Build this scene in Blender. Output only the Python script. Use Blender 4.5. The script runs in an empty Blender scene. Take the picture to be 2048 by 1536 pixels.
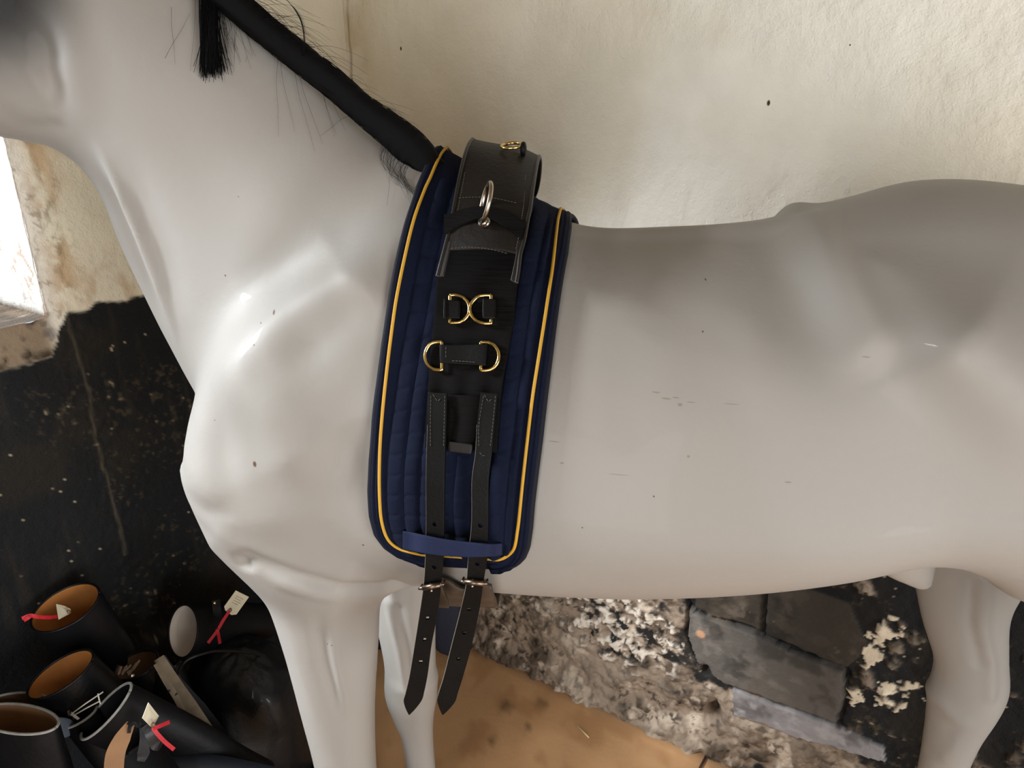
import bpy, bmesh, math, random
import numpy as np
from mathutils import Vector, Matrix
from mathutils.bvhtree import BVHTree
SC = bpy.context.scene; COL = SC.collection
R = math.radians

# ---------------------------------------------------------------- camera
PITCH, F, CAMZ = R(21.8), 1490.0, 1.71          # F: focal length in pixels of a 2048 wide frame
cd = bpy.data.cameras.new('camera'); cam = bpy.data.objects.new('camera', cd); COL.objects.link(cam)
cam.location = (0, 0, CAMZ); cam.rotation_euler = (math.pi/2-PITCH, 0, 0)
cd.sensor_width = 36; cd.lens = 36*F/2048; cd.clip_start = .02
SC.camera = cam

# ---------------------------------------------------------------- world, exposure
SC.view_settings.view_transform = 'Standard'; SC.view_settings.look = 'None'
SC.view_settings.exposure = 0.12; SC.view_settings.gamma = 1.0; SC.view_settings.use_curve_mapping = False
wd = bpy.data.worlds.new('world'); SC.world = wd; wd.use_nodes = True
wd.node_tree.nodes['Background'].inputs[0].default_value = (.75,.85,1,1); wd.node_tree.nodes['Background'].inputs[1].default_value = .7

# ---------------------------------------------------------------- frames of reference
CN = np.array([-.44, 2.161, 0]); DB = np.array([.8415,-.5402,0]); DL = np.array([-.5402,-.8415,0])   # room corner, along back wall, along window wall
HY = R(8.5)                                                                                            # the horse stands a little turned
HS = np.array([math.cos(HY),-math.sin(HY),0]); HN = np.array([math.sin(HY),math.cos(HY),0]); HO = np.array([0,1.08,0])
CAM = np.array([0,0,CAMZ])
def W(u, v, z, w=0): ...
def hw(s, n, z): return HO+HS*s+HN*n+np.array([0,0,z])            # horse frame -> world
def ray(px, py):
    x = (px-1024)/F; u = (768-py)/F
    return np.array([x, math.cos(PITCH)+u*math.sin(PITCH), -math.sin(PITCH)+u*math.cos(PITCH)])
def hit_plane(px, py, o, n):
    d = ray(px,py); return CAM+d*(((o-CAM)@n)/(d@n))
def hhit(px, py, n=0.0):                                           # picture point on the horse's lengthwise plane
    p = hit_plane(px,py,HO+HN*n,HN); return ((p-HO)@HS, n, p[2])
def bw(px, py): p = hit_plane(px,py,CN,DL)-CN; return (p@DB, p[2])  # back wall: distance from corner, height
def lw(px, py): p = hit_plane(px,py,CN,DB)-CN; return (p@DL, p[2])

# ---------------------------------------------------------------- daylight from the window in the left wall, plus fill lamps added at assumed doorways
def area(name, loc, dirv, sx, sy, power, col):
    l = bpy.data.lights.new(name,'AREA'); l.shape = 'RECTANGLE'; l.size = sx; l.size_y = sy; l.energy = power; l.color = col
    o = bpy.data.objects.new(name,l); COL.objects.link(o); o.location = loc
    o.rotation_euler = Vector(dirv).to_track_quat('-Z','Y').to_euler(); return o
WU0, WU1, WZ0, WZ1 = .885, 2.15, 1.285, 2.30                       # window opening along the left wall
pw = CN+DL*((WU0+WU1)/2)-DB*.47+np.array([0,0,(WZ0+WZ1)/2])
wtar = CN+DB*.72+np.array([0,0,1.22]); wsrc = pw-DB*.25+DL*.15+np.array([0,0,.6]); wsrc = wtar+(wsrc-wtar)*1.45
area('window_sky', wsrc, wtar-wsrc, .95, .8, 118, (.93,.965,1.0)).data.spread = R(78)
area('window_glow', pw, (DB[0],DB[1],-.05), WU1-WU0-.1, WZ1-WZ0-.1, 2.5, (.92,.965,1.0))
area('side_fill', CN+DB*4.2+DL*1.9+np.array([0,0,.85]), (-DB[0],-DB[1],0), 1.5, 1.5, 74, (1.0,.985,.96))  # added fill lamp; the doorway on the right is assumed and unseen
RD = 3.9                                                            # depth of the room in front of the back wall
pd = CN+DB*2.2+DL*(RD+.1)+np.array([0,0,1.15])
area('rear_fill', pd, (-DL[0],-DL[1],-.02), 1.5, 2.1, 52, (1.0,.985,.96))  # fill lamp added behind the viewer, at a guessed doorway out of view

# ---------------------------------------------------------------- helpers
def newmesh(name, V, Fc, mat=None, parent=None, smooth=True, attr=None):
    m = bpy.data.meshes.new(name); V = np.asarray(V, np.float32)
    if isinstance(Fc, np.ndarray) and Fc.ndim == 2:
        k = Fc.shape[1]; m.vertices.add(len(V)); m.vertices.foreach_set('co', V.ravel()); m.loops.add(Fc.size); m.loops.foreach_set('vertex_index', Fc.ravel().astype(np.int32))
        m.polygons.add(len(Fc)); m.polygons.foreach_set('loop_start', np.arange(0,Fc.size,k,dtype=np.int32)); m.update(calc_edges=True)
    else: m.from_pydata([tuple(v) for v in V], [], [tuple(f) for f in Fc]); m.update()
    if smooth: m.polygons.foreach_set('use_smooth', np.ones(len(m.polygons), bool))
    if attr is not None:
        a = m.color_attributes.new('tint','FLOAT_COLOR','POINT'); c = np.ones((len(V),4),np.float32); c[:,:3] = attr; a.data.foreach_set('color', c.ravel())
    o = bpy.data.objects.new(name, m); COL.objects.link(o)
    if mat: m.materials.append(mat)
    if parent: o.parent = parent
    return o
def tag(o, label=None, cat=None, group=None, kind=None):
    if label: o['label'] = label
    if cat: o['category'] = cat
    if group: o['group'] = group
    if kind: o['kind'] = kind
    return o
def empty(name, loc, label, cat, group=None):
    o = bpy.data.objects.new(name, None); COL.objects.link(o); o.location = loc; o.empty_display_size = .05; return tag(o,label,cat,group)
def setparent(o, p):
    o.parent = p; o.matrix_parent_inverse = Matrix.Translation(p.location).inverted(); return o
def grid_faces(nu, nv, wrapu=False):
    i = np.arange(nu if wrapu else nu-1)[:,None]; j = np.arange(nv-1)[None,:]; a = i*nv+j; b = ((i+1)%nu)*nv+j
    return np.stack([a,b,b+1,a+1],-1).reshape(-1,4)
def rs(P, n):                                                       # resample a polyline by length
    P = np.array(P,float); d = np.r_[0,np.cumsum(np.linalg.norm(np.diff(P,axis=0),axis=1))]; t = np.linspace(0,d[-1],n)
    return np.stack([np.interp(t,d,P[:,k]) for k in range(P.shape[1])],1)
def spl(P, n, m=10): return rs(catmull(P, m), n)
def tubeV(P, r, k=8, up=None, flat=1.0):
    P = np.array(P,float); n = len(P); r = np.broadcast_to(np.array(r,float),(n,)); T = np.gradient(P,axis=0); T /= np.linalg.norm(T,axis=1)[:,None]+1e-12
    a = np.array(up if up is not None else (.31,.17,.93)); V = []
    nrm = a-T[0]*(a@T[0]); nrm /= np.linalg.norm(nrm)
    for i in range(n):
        nrm = nrm-T[i]*(nrm@T[i]); nrm /= np.linalg.norm(nrm)+1e-12; b = np.cross(T[i],nrm)
        for j in range(k):
            t = 2*math.pi*j/k; V.append(P[i]+r[i]*(nrm*math.cos(t)*flat+b*math.sin(t)))
    Fc = [(i*k+j, i*k+(j+1)%k, (i+1)*k+(j+1)%k, (i+1)*k+j) for i in range(n-1) for j in range(k)]
    Fc += [tuple(range(k-1,-1,-1)), tuple((n-1)*k+j for j in range(k))]
    return np.array(V), Fc
def join(parts):
    V = []; Fc = []; o = 0
    for v, f in parts:
        V.append(v); Fc += [tuple(int(i)+o for i in q) for q in f]; o += len(v)
    return np.vstack(V), Fc
def fix_normals(o):
    bm = bmesh.new(); bm.from_mesh(o.data); bmesh.ops.recalc_face_normals(bm, faces=bm.faces); bm.to_mesh(o.data); bm.free()
def vnoise(x, y, seed):
    rg = np.random.RandomState(seed); G = rg.rand(256,256).astype(np.float32)
    xi = np.floor(x).astype(int); yi = np.floor(y).astype(int); fx = x-xi; fy = y-yi; fx = fx*fx*(3-2*fx); fy = fy*fy*(3-2*fy)
    a = G[xi%256,yi%256]; b = G[(xi+1)%256,yi%256]; c = G[xi%256,(yi+1)%256]; d = G[(xi+1)%256,(yi+1)%256]
    return (a*(1-fx)+b*fx)*(1-fy)+(c*(1-fx)+d*fx)*fy
def fbm(x, y, f, seed, o=4, g=.5):
    s = 0; a = 1; t = 0
    for k in range(o): s = s+a*vnoise(x*f+7.3*k, y*f+3.1*k, seed+k); t += a; a *= g; f *= 2.03
    return s/t
def sstep(a, b, x): t = np.clip((x-a)/(b-a),0,1); return t*t*(3-2*t)
def mixc(c, d, m): return c*(1-m[...,None])+np.array(d)*m[...,None]
def in_poly(x, y, P):
    P = np.array(P,float); r = np.zeros(x.shape,bool); j = len(P)-1
    for i in range(len(P)):
        c = ((P[i,1]>y)!=(P[j,1]>y))&(x<(P[j,0]-P[i,0])*(y-P[i,1])/(P[j,1]-P[i,1]+1e-12)+P[i,0]); r ^= c; j = i
    return r
def dline(x, y, P):
    d = np.full(x.shape,9.)
    for (ax,ay),(bx,by) in zip(P[:-1],P[1:]):
        t = np.clip(((x-ax)*(bx-ax)+(y-ay)*(by-ay))/((bx-ax)**2+(by-ay)**2),0,1); d = np.minimum(d,np.hypot(x-ax-t*(bx-ax),y-ay-t*(by-ay)))
    return d

# ---------------------------------------------------------------- materials
def L(r, g, b): return tuple(((c/255+.055)/1.055)**2.4 if c > 10 else c/255/12.92 for c in (r,g,b))
def mat(name, base, rough=.6, metal=0, var=0, vscale=20, bump=0, bscale=80, coat=0, attr=False, sheen=0, spec=.5, stretch=None, dots=None, bump2=None, marks=None):
    m = bpy.data.materials.new(name); m.use_nodes = True; nt = m.node_tree; n = nt.nodes; k = nt.links; b = n['Principled BSDF']
    b.inputs['Roughness'].default_value = rough; b.inputs['Metallic'].default_value = metal; b.inputs['Base Color'].default_value = (*base,1)
    b.inputs['Coat Weight'].default_value = coat; b.inputs['Specular IOR Level'].default_value = spec
    if sheen: b.inputs['Sheen Weight'].default_value = sheen
    tc = n.new('ShaderNodeTexCoord'); mp = n.new('ShaderNodeMapping'); k.new(tc.outputs['Object'],mp.inputs[0])
    if stretch: mp.inputs['Scale'].default_value = stretch
    col = None
    if attr:
        at = n.new('ShaderNodeAttribute'); at.attribute_name = 'tint'; col = at.outputs['Color']
    if var:
        no = n.new('ShaderNodeTexNoise'); no.inputs['Scale'].default_value = vscale; no.inputs['Detail'].default_value = 6; k.new(mp.outputs[0],no.inputs['Vector'])
        mr = n.new('ShaderNodeMapRange'); mr.inputs['From Min'].default_value = .3; mr.inputs['From Max'].default_value = .7; mr.inputs['To Min'].default_value = 1-var; mr.inputs['To Max'].default_value = 1+var
        k.new(no.outputs[0],mr.inputs[0]); mx = n.new('ShaderNodeMix'); mx.data_type = 'RGBA'; mx.blend_type = 'MULTIPLY'; mx.inputs[0].default_value = 1
        mx.inputs[6].default_value = (*base,1)
        if col: k.new(col,mx.inputs[6])
        cb = n.new('ShaderNodeCombineColor')
        for i in range(3): k.new(mr.outputs[0],cb.inputs[i])
        k.new(cb.outputs[0],mx.inputs[7]); col = mx.outputs[2]
    if dots:                                                        # (scale, radius, colour): small scattered flecks
        for sc_, rad, dc, th in dots:
            vo = n.new('ShaderNodeTexVoronoi'); vo.inputs['Scale'].default_value = sc_; k.new(tc.outputs['Object'],vo.inputs['Vector'])
            no = n.new('ShaderNodeTexNoise'); no.inputs['Scale'].default_value = sc_*.23; no.inputs['Detail'].default_value = 3; k.new(tc.outputs['Object'],no.inputs['Vector'])
            a1 = n.new('ShaderNodeMath'); a1.operation = 'LESS_THAN'; a1.inputs[1].default_value = rad; k.new(vo.outputs['Distance'],a1.inputs[0])
            a2 = n.new('ShaderNodeMath'); a2.operation = 'GREATER_THAN'; a2.inputs[1].default_value = th; k.new(no.outputs[0],a2.inputs[0])
            a3 = n.new('ShaderNodeMath'); a3.operation = 'MULTIPLY'; k.new(a1.outputs[0],a3.inputs[0]); k.new(a2.outputs[0],a3.inputs[1])
            mx = n.new('ShaderNodeMix'); mx.data_type = 'RGBA'; k.new(a3.outputs[0],mx.inputs[0]); mx.inputs[6].default_value = (*base,1); mx.inputs[7].default_value = (*dc,1)
            if col: k.new(col,mx.inputs[6])
            col = mx.outputs[2]
    for (pos, rad, scl, dc) in (marks or []):                       # single marks at their own places
        sb_ = n.new('ShaderNodeVectorMath'); sb_.operation = 'SUBTRACT'; k.new(tc.outputs['Object'],sb_.inputs[0]); sb_.inputs[1].default_value = pos
        ml = n.new('ShaderNodeVectorMath'); ml.operation = 'MULTIPLY'; k.new(sb_.outputs[0],ml.inputs[0]); ml.inputs[1].default_value = scl
        ln = n.new('ShaderNodeVectorMath'); ln.operation = 'LENGTH'; k.new(ml.outputs[0],ln.inputs[0])
        mr = n.new('ShaderNodeMapRange'); k.new(ln.outputs['Value'],mr.inputs[0]); mr.inputs[1].default_value = rad; mr.inputs[2].default_value = rad*.55
        mx = n.new('ShaderNodeMix'); mx.data_type = 'RGBA'; k.new(mr.outputs[0],mx.inputs[0]); mx.inputs[6].default_value = (*base,1); mx.inputs[7].default_value = (*dc,1)
        if col: k.new(col,mx.inputs[6])
        col = mx.outputs[2]
    if col: k.new(col,b.inputs['Base Color'])
    last = None
    for bp in ([(bump,bscale)] if bump else [])+([bump2] if bump2 else []):
        nb = n.new('ShaderNodeTexNoise'); nb.inputs['Scale'].default_value = bp[1]; nb.inputs['Detail'].default_value = 5; k.new(mp.outputs[0],nb.inputs['Vector'])
        bu = n.new('ShaderNodeBump'); bu.inputs['Strength'].default_value = 1; bu.inputs['Distance'].default_value = bp[0]; k.new(nb.outputs[0],bu.inputs['Height'])
        if last: k.new(last,bu.inputs['Normal'])
        last = bu.outputs[0]
    if last: k.new(last,b.inputs['Normal'])
    return m
# ---------------------------------------------------------------- horse body as one smooth implicit surface
def seg_interp(x, xs, vals):
    return [np.interp(x, xs, v) for v in vals]

def catmull(P, n):
    P = np.array(P, float); Q = np.vstack([2*P[0]-P[1], P, 2*P[-1]-P[-2]]); out = []
    for i in range(1, len(Q)-2):
        p0, p1, p2, p3 = Q[i-1], Q[i], Q[i+1], Q[i+2]
        for k in range(n):
            t = k/n
            out.append(.5*((2*p1)+(-p0+p2)*t+(2*p0-5*p1+4*p2-p3)*t*t+(-p0+3*p1-3*p2+p3)*t**3))
    out.append(Q[-2]); return np.array(out)

TORSO = [  # s, top, widest height, bottom, half width, upper exponent, lower exponent
 (-.475,1.20,1.13,1.06,.055,2,2), (-.46,1.24,1.13,1.04,.12,2,2), (-.43,1.29,1.14,1.01,.175,2,2.1), (-.37,1.38,1.15,.985,.21,1.9,2.2),
 (-.28,1.48,1.17,.965,.235,1.7,2.2), (-.20,1.555,1.18,.96,.245,1.6,2.2), (-.11,1.60,1.19,.962,.255,1.6,2.2), (0,1.565,1.20,.972,.272,1.75,2.2),
 (.10,1.525,1.20,.986,.285,1.9,2.2), (.22,1.526,1.205,1.004,.292,2,2.2), (.35,1.540,1.215,1.03,.29,2,2.2), (.46,1.572,1.23,1.06,.282,2,2.2),
 (.55,1.595,1.25,1.097,.275,2,2.2), (.66,1.592,1.27,1.125,.270,2.1,2.2), (.80,1.565,1.29,1.11,.255,2.1,2.2), (.93,1.49,1.29,1.12,.205,2,2), (1.01,1.42,1.28,1.14,.13,2,2), (1.045,1.34,1.27,1.2,.05,2,2)]
NECK = [ # s, n, z, half depth, half width
 (-.235,0,1.27,.245,.20), (-.305,0,1.385,.248,.165), (-.36,0,1.47,.238,.13), (-.415,0,1.556,.215,.110), (-.462,0,1.632,.190,.098), (-.52,-.003,1.712,.163,.09),
 (-.575,-.008,1.795,.143,.082), (-.63,-.012,1.87,.115,.07), (-.655,-.015,1.90,.09,.06)]
HEAD = [(-.665,-.02,1.885,.09,.065), (-.72,-.035,1.80,.150,.085), (-.79,-.06,1.775,.135,.085), (-.88,-.105,1.745,.110,.070), (-.99,-.165,1.70,.085,.055), (-1.07,-.205,1.67,.075,.052), (-1.115,-.23,1.65,.06,.045)]
def LEG_F(n, s0, ds=0.0):
    k = 1 if n > 0 else -1
    return [(s0-.045,n*.92,1.20,.15,.075), (s0-.025,n*.96,1.08,.125,.075), (s0-.005,n,.97,.098,.065), (s0+.0,n,.86,.082,.058), (s0+.0+ds*.4,n,.72,.066,.052), (s0+.003+ds*.7,n,.58,.055,.048),
      (s0+.0+ds,n,.49,.057,.050), (s0+.002+ds,n,.43,.046,.042), (s0+.008+ds,n,.36,.035,.032), (s0+.012+ds,n,.24,.034,.030), (s0+.010+ds,n,.165,.042,.038), (s0-.015+ds,n,.11,.034,.034), (s0-.04+ds,n,.07,.044,.044), (s0-.05+ds,n,.035,.054,.052), (s0-.053+ds,n,.004,.058,.055)]
def LEG_H(n, s0):
    return [(s0-.04,n*.86,1.27,.18,.10), (s0-.035,n*.95,1.13,.13,.095), (s0-.04,n,1.03,.115,.085), (s0-.04,n,.93,.098,.070), (s0-.03,n,.83,.074,.056), (s0+.0,n,.73,.062,.046),
      (s0+.012,n,.66,.068,.044), (s0+.012,n,.61,.064,.044), (s0+.008,n,.53,.050,.040), (s0+.008,n,.42,.042,.034), (s0+.006,n,.25,.036,.031), (s0+.004,n,.17,.045,.04), (s0-.02,n,.11,.036,.035), (s0-.045,n,.07,.045,.045), (s0-.055,n,.035,.054,.053), (s0-.058,n,.004,.058,.056)]

def horse_mesh(h=.0085):
    lo = np.array([-1.21,-.36,-.03]); hi = np.array([1.13,.36,2.06])
    nx, ny, nz = [int(v) for v in (hi-lo)/h]
    X = (lo[0]+h*np.arange(nx)).astype(np.float32); Y = (lo[1]+h*np.arange(ny)).astype(np.float32); Z = (lo[2]+h*np.arange(nz)).astype(np.float32)
    Fd = np.full((nx,ny,nz), .5, np.float32)
    def smin(sl, f, k):
        a = Fd[sl]; hh = np.clip(.5+.5*(a-f)/k, 0, 1)
        Fd[sl] = a*(1-hh)+f*hh - k*hh*(1-hh)
    def box(x0,x1,y0,y1,z0,z1):
        return (slice(max(0,int((x0-lo[0])/h)), min(nx,int((x1-lo[0])/h)+1)), slice(max(0,int((y0-lo[1])/h)), min(ny,int((y1-lo[1])/h)+1)), slice(max(0,int((z0-lo[2])/h)), min(nz,int((z1-lo[2])/h)+1)))
    # trunk
    T = catmull(TORSO, 6)
    sl = box(-.60,1.1,-.36,.36,.82,1.72)
    x = X[sl[0]][:,None,None]; y = np.abs(Y[sl[1]])[None,:,None]; z = Z[sl[2]][None,None,:]
    xc = np.clip(x, T[0,0], T[-1,0])
    top, zc, bot, w, eu, el = [np.interp(xc, T[:,0], T[:,k]).astype(np.float32) for k in range(1,7)]
    up = z > zc
    rv = np.where(up, top-zc, zc-bot); e = np.where(up, eu, el)
    q = ((np.abs(z-zc)/rv)**e+(y/w)**e)**(1/e)
    f = (q-1)*np.minimum(rv,w)*.8 + np.abs(x-xc)
    smin(sl, f.astype(np.float32), .02)
    def tube(P, k=.05, e=2.0, sub=5, m=.1):
        P = catmull(P, sub)
        r = max(P[:,3].max(), P[:,4].max())+m
        sl = box(P[:,0].min()-r,P[:,0].max()+r,P[:,1].min()-P[:,4].max()-m,P[:,1].max()+P[:,4].max()+m,P[:,2].min()-r,P[:,2].max()+r)
        x = X[sl[0]][:,None]; z = Z[sl[2]][None,:]
        best = np.full((x.shape[0], z.shape[1]), 1e9, np.float32); V = np.zeros_like(best); A = np.zeros_like(best); par = np.zeros_like(best)
        for i in range(len(P)-1):
            ax, az = P[i,0], P[i,2]; dx, dz = P[i+1,0]-ax, P[i+1,2]-az; L2 = dx*dx+dz*dz
            t = ((x-ax)*dx+(z-az)*dz)/L2; tc = np.clip(t,0,1)
            qx, qz = x-(ax+tc*dx), z-(az+tc*dz); d = qx*qx+qz*qz
            L = math.sqrt(L2); perp = (qx*(-dz)+qz*dx)/L; al = (t-tc)*L
            if i > 0: al = np.maximum(al, 0)
            if i < len(P)-2: al = np.minimum(al, 0)
            u = d < best
            V = np.where(u, np.sqrt(np.maximum(d-al*al,0)), V); A = np.where(u, np.abs(al), A)
            best = np.where(u, d, best); par = np.where(u, i+tc, par)
        nc, rv, rn = [np.interp(par, np.arange(len(P)), P[:,k]) for k in (1,3,4)]
        y = Y[sl[1]][None,:,None]
        q = ((V/rv)[:,None,:]**e+(np.abs(y-nc[:,None,:])/rn[:,None,:])**e)**(1/e)
        f = (q-1)*np.minimum(rv,rn)[:,None,:]*.85 + A[:,None,:]*.8
        smin(sl, f.astype(np.float32), k)
    tube(NECK, .07)
    tube(HEAD, .05)
    # shoulder blades and points of shoulder, haunches
    for n in (-1,1):
        tube([(-.155,n*.115,1.47,.06,.07),(-.25,n*.155,1.33,.10,.075),(-.345,n*.160,1.20,.105,.075),(-.385,n*.145,1.12,.085,.07)], .06)
        tube([(-.375,n*.145,1.13,.080,.07),(-.29,n*.160,1.06,.085,.07),(-.22,n*.16,1.03,.07,.055)], .05)
        tube([(.52,n*.15,1.46,.05,.10),(.60,n*.17,1.38,.10,.095),(.72,n*.165,1.30,.15,.10),(.84,n*.155,1.24,.15,.10)], .06)
        tube([(.74,n*.14,1.26,.12,.10),(.79,n*.145,1.14,.11,.09)], .06)
        tube([(-.635,n*.035,1.93,.025,.018),(-.625,n*.05,2.0,.022,.012),(-.63,n*.055,2.04,.006,.005)], .02, m=.05)
    tube(LEG_F(-.135,-.285), .045); tube(LEG_F(.135,-.245,.004), .045)
    tube(LEG_H(-.15,.915), .05); tube(LEG_H(.14,.838), .05)
    tube([(.59,-.03,1.075,.055,.045),(.62,-.035,1.035,.040,.026),(.645,-.04,1.0,.012,.010)], .02)
    # surface nets
    S0 = Fd < 0
    c = np.zeros((nx-1,ny-1,nz-1), np.int8)
    for a in (0,1):
        for b in (0,1):
            for d in (0,1): c += S0[a:nx-1+a, b:ny-1+b, d:nz-1+d]
    act = (c > 0) & (c < 8)
    idx = -np.ones(act.shape, np.int64); ii = np.argwhere(act); idx[act] = np.arange(len(ii))
    acc = np.zeros((len(ii),3)); cnt = np.zeros(len(ii))
    corners = [(a,b,d) for a in (0,1) for b in (0,1) for d in (0,1)]
    for p in corners:
        for ax in range(3):
            if p[ax] == 0:
                q = list(p); q[ax] = 1
                fa = Fd[ii[:,0]+p[0], ii[:,1]+p[1], ii[:,2]+p[2]]; fb = Fd[ii[:,0]+q[0], ii[:,1]+q[1], ii[:,2]+q[2]]
                m = (fa < 0) != (fb < 0); t = np.where(m, fa/(fa-fb+1e-12), 0)
                pt = np.tile(np.array(p,float), (len(ii),1)); pt[:,ax] = t
                acc[m] += pt[m]; cnt[m] += 1
    verts = lo + h*(ii+acc/cnt[:,None])
    faces = []
    for ax in range(3):
        o = [1,1,1]; o[ax] = 0
        A = S0[o[0]:, o[1]:, o[2]:]
        sh = [nx,ny,nz]; sh[ax] -= 1
        slA = [slice(1,n-1) for n in (nx,ny,nz)]; slB = list(slA); slA[ax] = slice(0,(nx,ny,nz)[ax]-1); slB[ax] = slice(1,(nx,ny,nz)[ax])
        a0 = S0[tuple(slA)]; a1 = S0[tuple(slB)]
        for flip, m in ((0, a0 & ~a1), (1, ~a0 & a1)):
            e = np.argwhere(m)
            if not len(e): continue
            for k in range(3):
                if k != ax: e[:,k] += 1
            u, v = (ax+1)%3, (ax+2)%3
            q = []
            for du, dv in ((-1,-1),(0,-1),(0,0),(-1,0)):
                g = e.copy(); g[:,u] += du; g[:,v] += dv
                q.append(idx[g[:,0],g[:,1],g[:,2]])
            q = np.stack(q,1)
            faces.append(q[:,::-1] if flip else q)
    return verts, np.vstack(faces)
# ---------------------------------------------------------------- room
WM = []
for px,py,r_ in ((703,161,.0055),(801,97,.004),(1537,206,.004),(1510,150,.0016),(1700,90,.002),(1583,232,.0012),(1205,268,.0012),(1868,60,.0022),(1995,120,.0018),(828,245,.0015)):
    p = hit_plane(px,py,CN,DL); WM.append((tuple(p),r_,(1,1,1) if r_<.004 else (1,1,.6),L(64,48,34)))
M_wall = mat('limewashed_plaster', L(222,214,196), .8, attr=True, var=.05, vscale=9, marks=WM, dots=[(70,.035,L(96,82,62),.58),(190,.06,L(150,132,104),.55)], bump=.0035, bscale=55, bump2=(.0012,240), spec=.3)
M_floor = mat('brown_board', L(172,128,84), .62, attr=True, var=.10, vscale=5, bump=.0005, bscale=60, spec=.3)
M_ceil = mat('dark_ceiling_boards', L(128,116,98), .8, var=.2, vscale=4)
M_plain = mat('plain_plaster', L(120,110,98), .85, var=.08, vscale=5, bump=.002, bscale=40)
CREAM = np.array(L(240,237,226)); BLACK = np.array(L(16,18,20))
def cream(u, z, seed):
    c = np.tile(CREAM,(len(u),1)); n = fbm(u,z,2.5,seed,5)
    c = mixc(c, L(226,216,192), .5*sstep(.5,.72,n)); c = mixc(c, L(244,241,230), .5*sstep(.45,.25,n))
    return c
def paint(u, z, seed):                                              # old black paint with chips and dusty streaks
    c = np.tile(BLACK,(len(u),1)); n = fbm(u,z,6,seed,5)
    c = mixc(c, L(30,27,22), .8*sstep(.5,.7,n)); c = mixc(c, L(14,17,22), .7*sstep(.48,.3,n))
    st = fbm(u*6,z,7,seed+3,4); c = mixc(c, L(60,52,40), .22*sstep(.6,.8,st)*sstep(.45,.6,fbm(u,z,3,seed+4,3)))
    ch = fbm(u,z,85,seed+5,3,.6); ar = sstep(.52,.68,fbm(u,z,4,seed+6,3))
    c = mixc(c, L(160,148,124), sstep(.83,.87,ch+.03*ar)); c = mixc(c, L(78,68,50), .5*sstep(.66,.80,ch+.05*ar)*ar)
    return c
# back wall (the horse stands alongside it)
def wall_grid(name, us, zs, dirv, nrm, fn, cut=None, m=M_wall):
    U, Z = np.meshgrid(us, zs, indexing='ij'); u = U.ravel(); z = Z.ravel()
    col, dep = fn(u,z); V = CN+u[:,None]*dirv+dep[:,None]*nrm; V[:,2] = z
    Fc = grid_faces(len(us),len(zs))
    if cut is not None:
        cu = u[Fc].mean(1); cz = z[Fc].mean(1); Fc = Fc[~cut(cu,cz)]
    o = newmesh(name,V,Fc,m,attr=np.clip(col,0,1)); fix_normals(o); return tag(o,kind='structure')
def px_poly(P, f): return [f(*p) for p in P]
stB = px_poly([(1376,1212),(1392,1222),(1520,1268),(1600,1302),(1692,1340),(1690,1400),(1676,1445),(1600,1415),(1520,1385),(1462,1368),(1425,1345),(1398,1318),(1380,1270)],bw)
stA1 = px_poly([(1384,1100),(1530,1150),(1525,1262),(1390,1212)],bw); stA2 = px_poly([(1534,1150),(1700,1200),(1740,1290),(1696,1335),(1532,1268)],bw)
stC = px_poly([(1468,1372),(1590,1418),(1680,1450),(1770,1490),(1775,1516),(1700,1500),(1610,1478),(1540,1448),(1470,1425)],bw)
flake1 = px_poly([(1775,1225),(1805,1240),(1790,1275),(1760,1300),(1742,1330),(1712,1335),(1728,1300),(1752,1262)],bw)
flake2 = px_poly([(1690,1372),(1720,1380),(1728,1405),(1706,1412),(1690,1398)],bw); flake3 = px_poly([(1755,1362),(1800,1360),(1835,1376),(1838,1392),(1790,1420),(1750,1402),(1742,1388)],bw)
cracks = [px_poly([(1530,1140),(1530,1200),(1523,1264)],bw), px_poly([(1372,1195),(1378,1212),(1373,1260),(1385,1300),(1400,1330),(1430,1352),(1450,1368)],bw), px_poly([(1376,1212),(1520,1266),(1692,1338),(1700,1350)],bw), px_poly([(1462,1370),(1600,1418),(1678,1446)],bw), px_poly([(1692,1340),(1690,1400),(1676,1448)],bw)]
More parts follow.
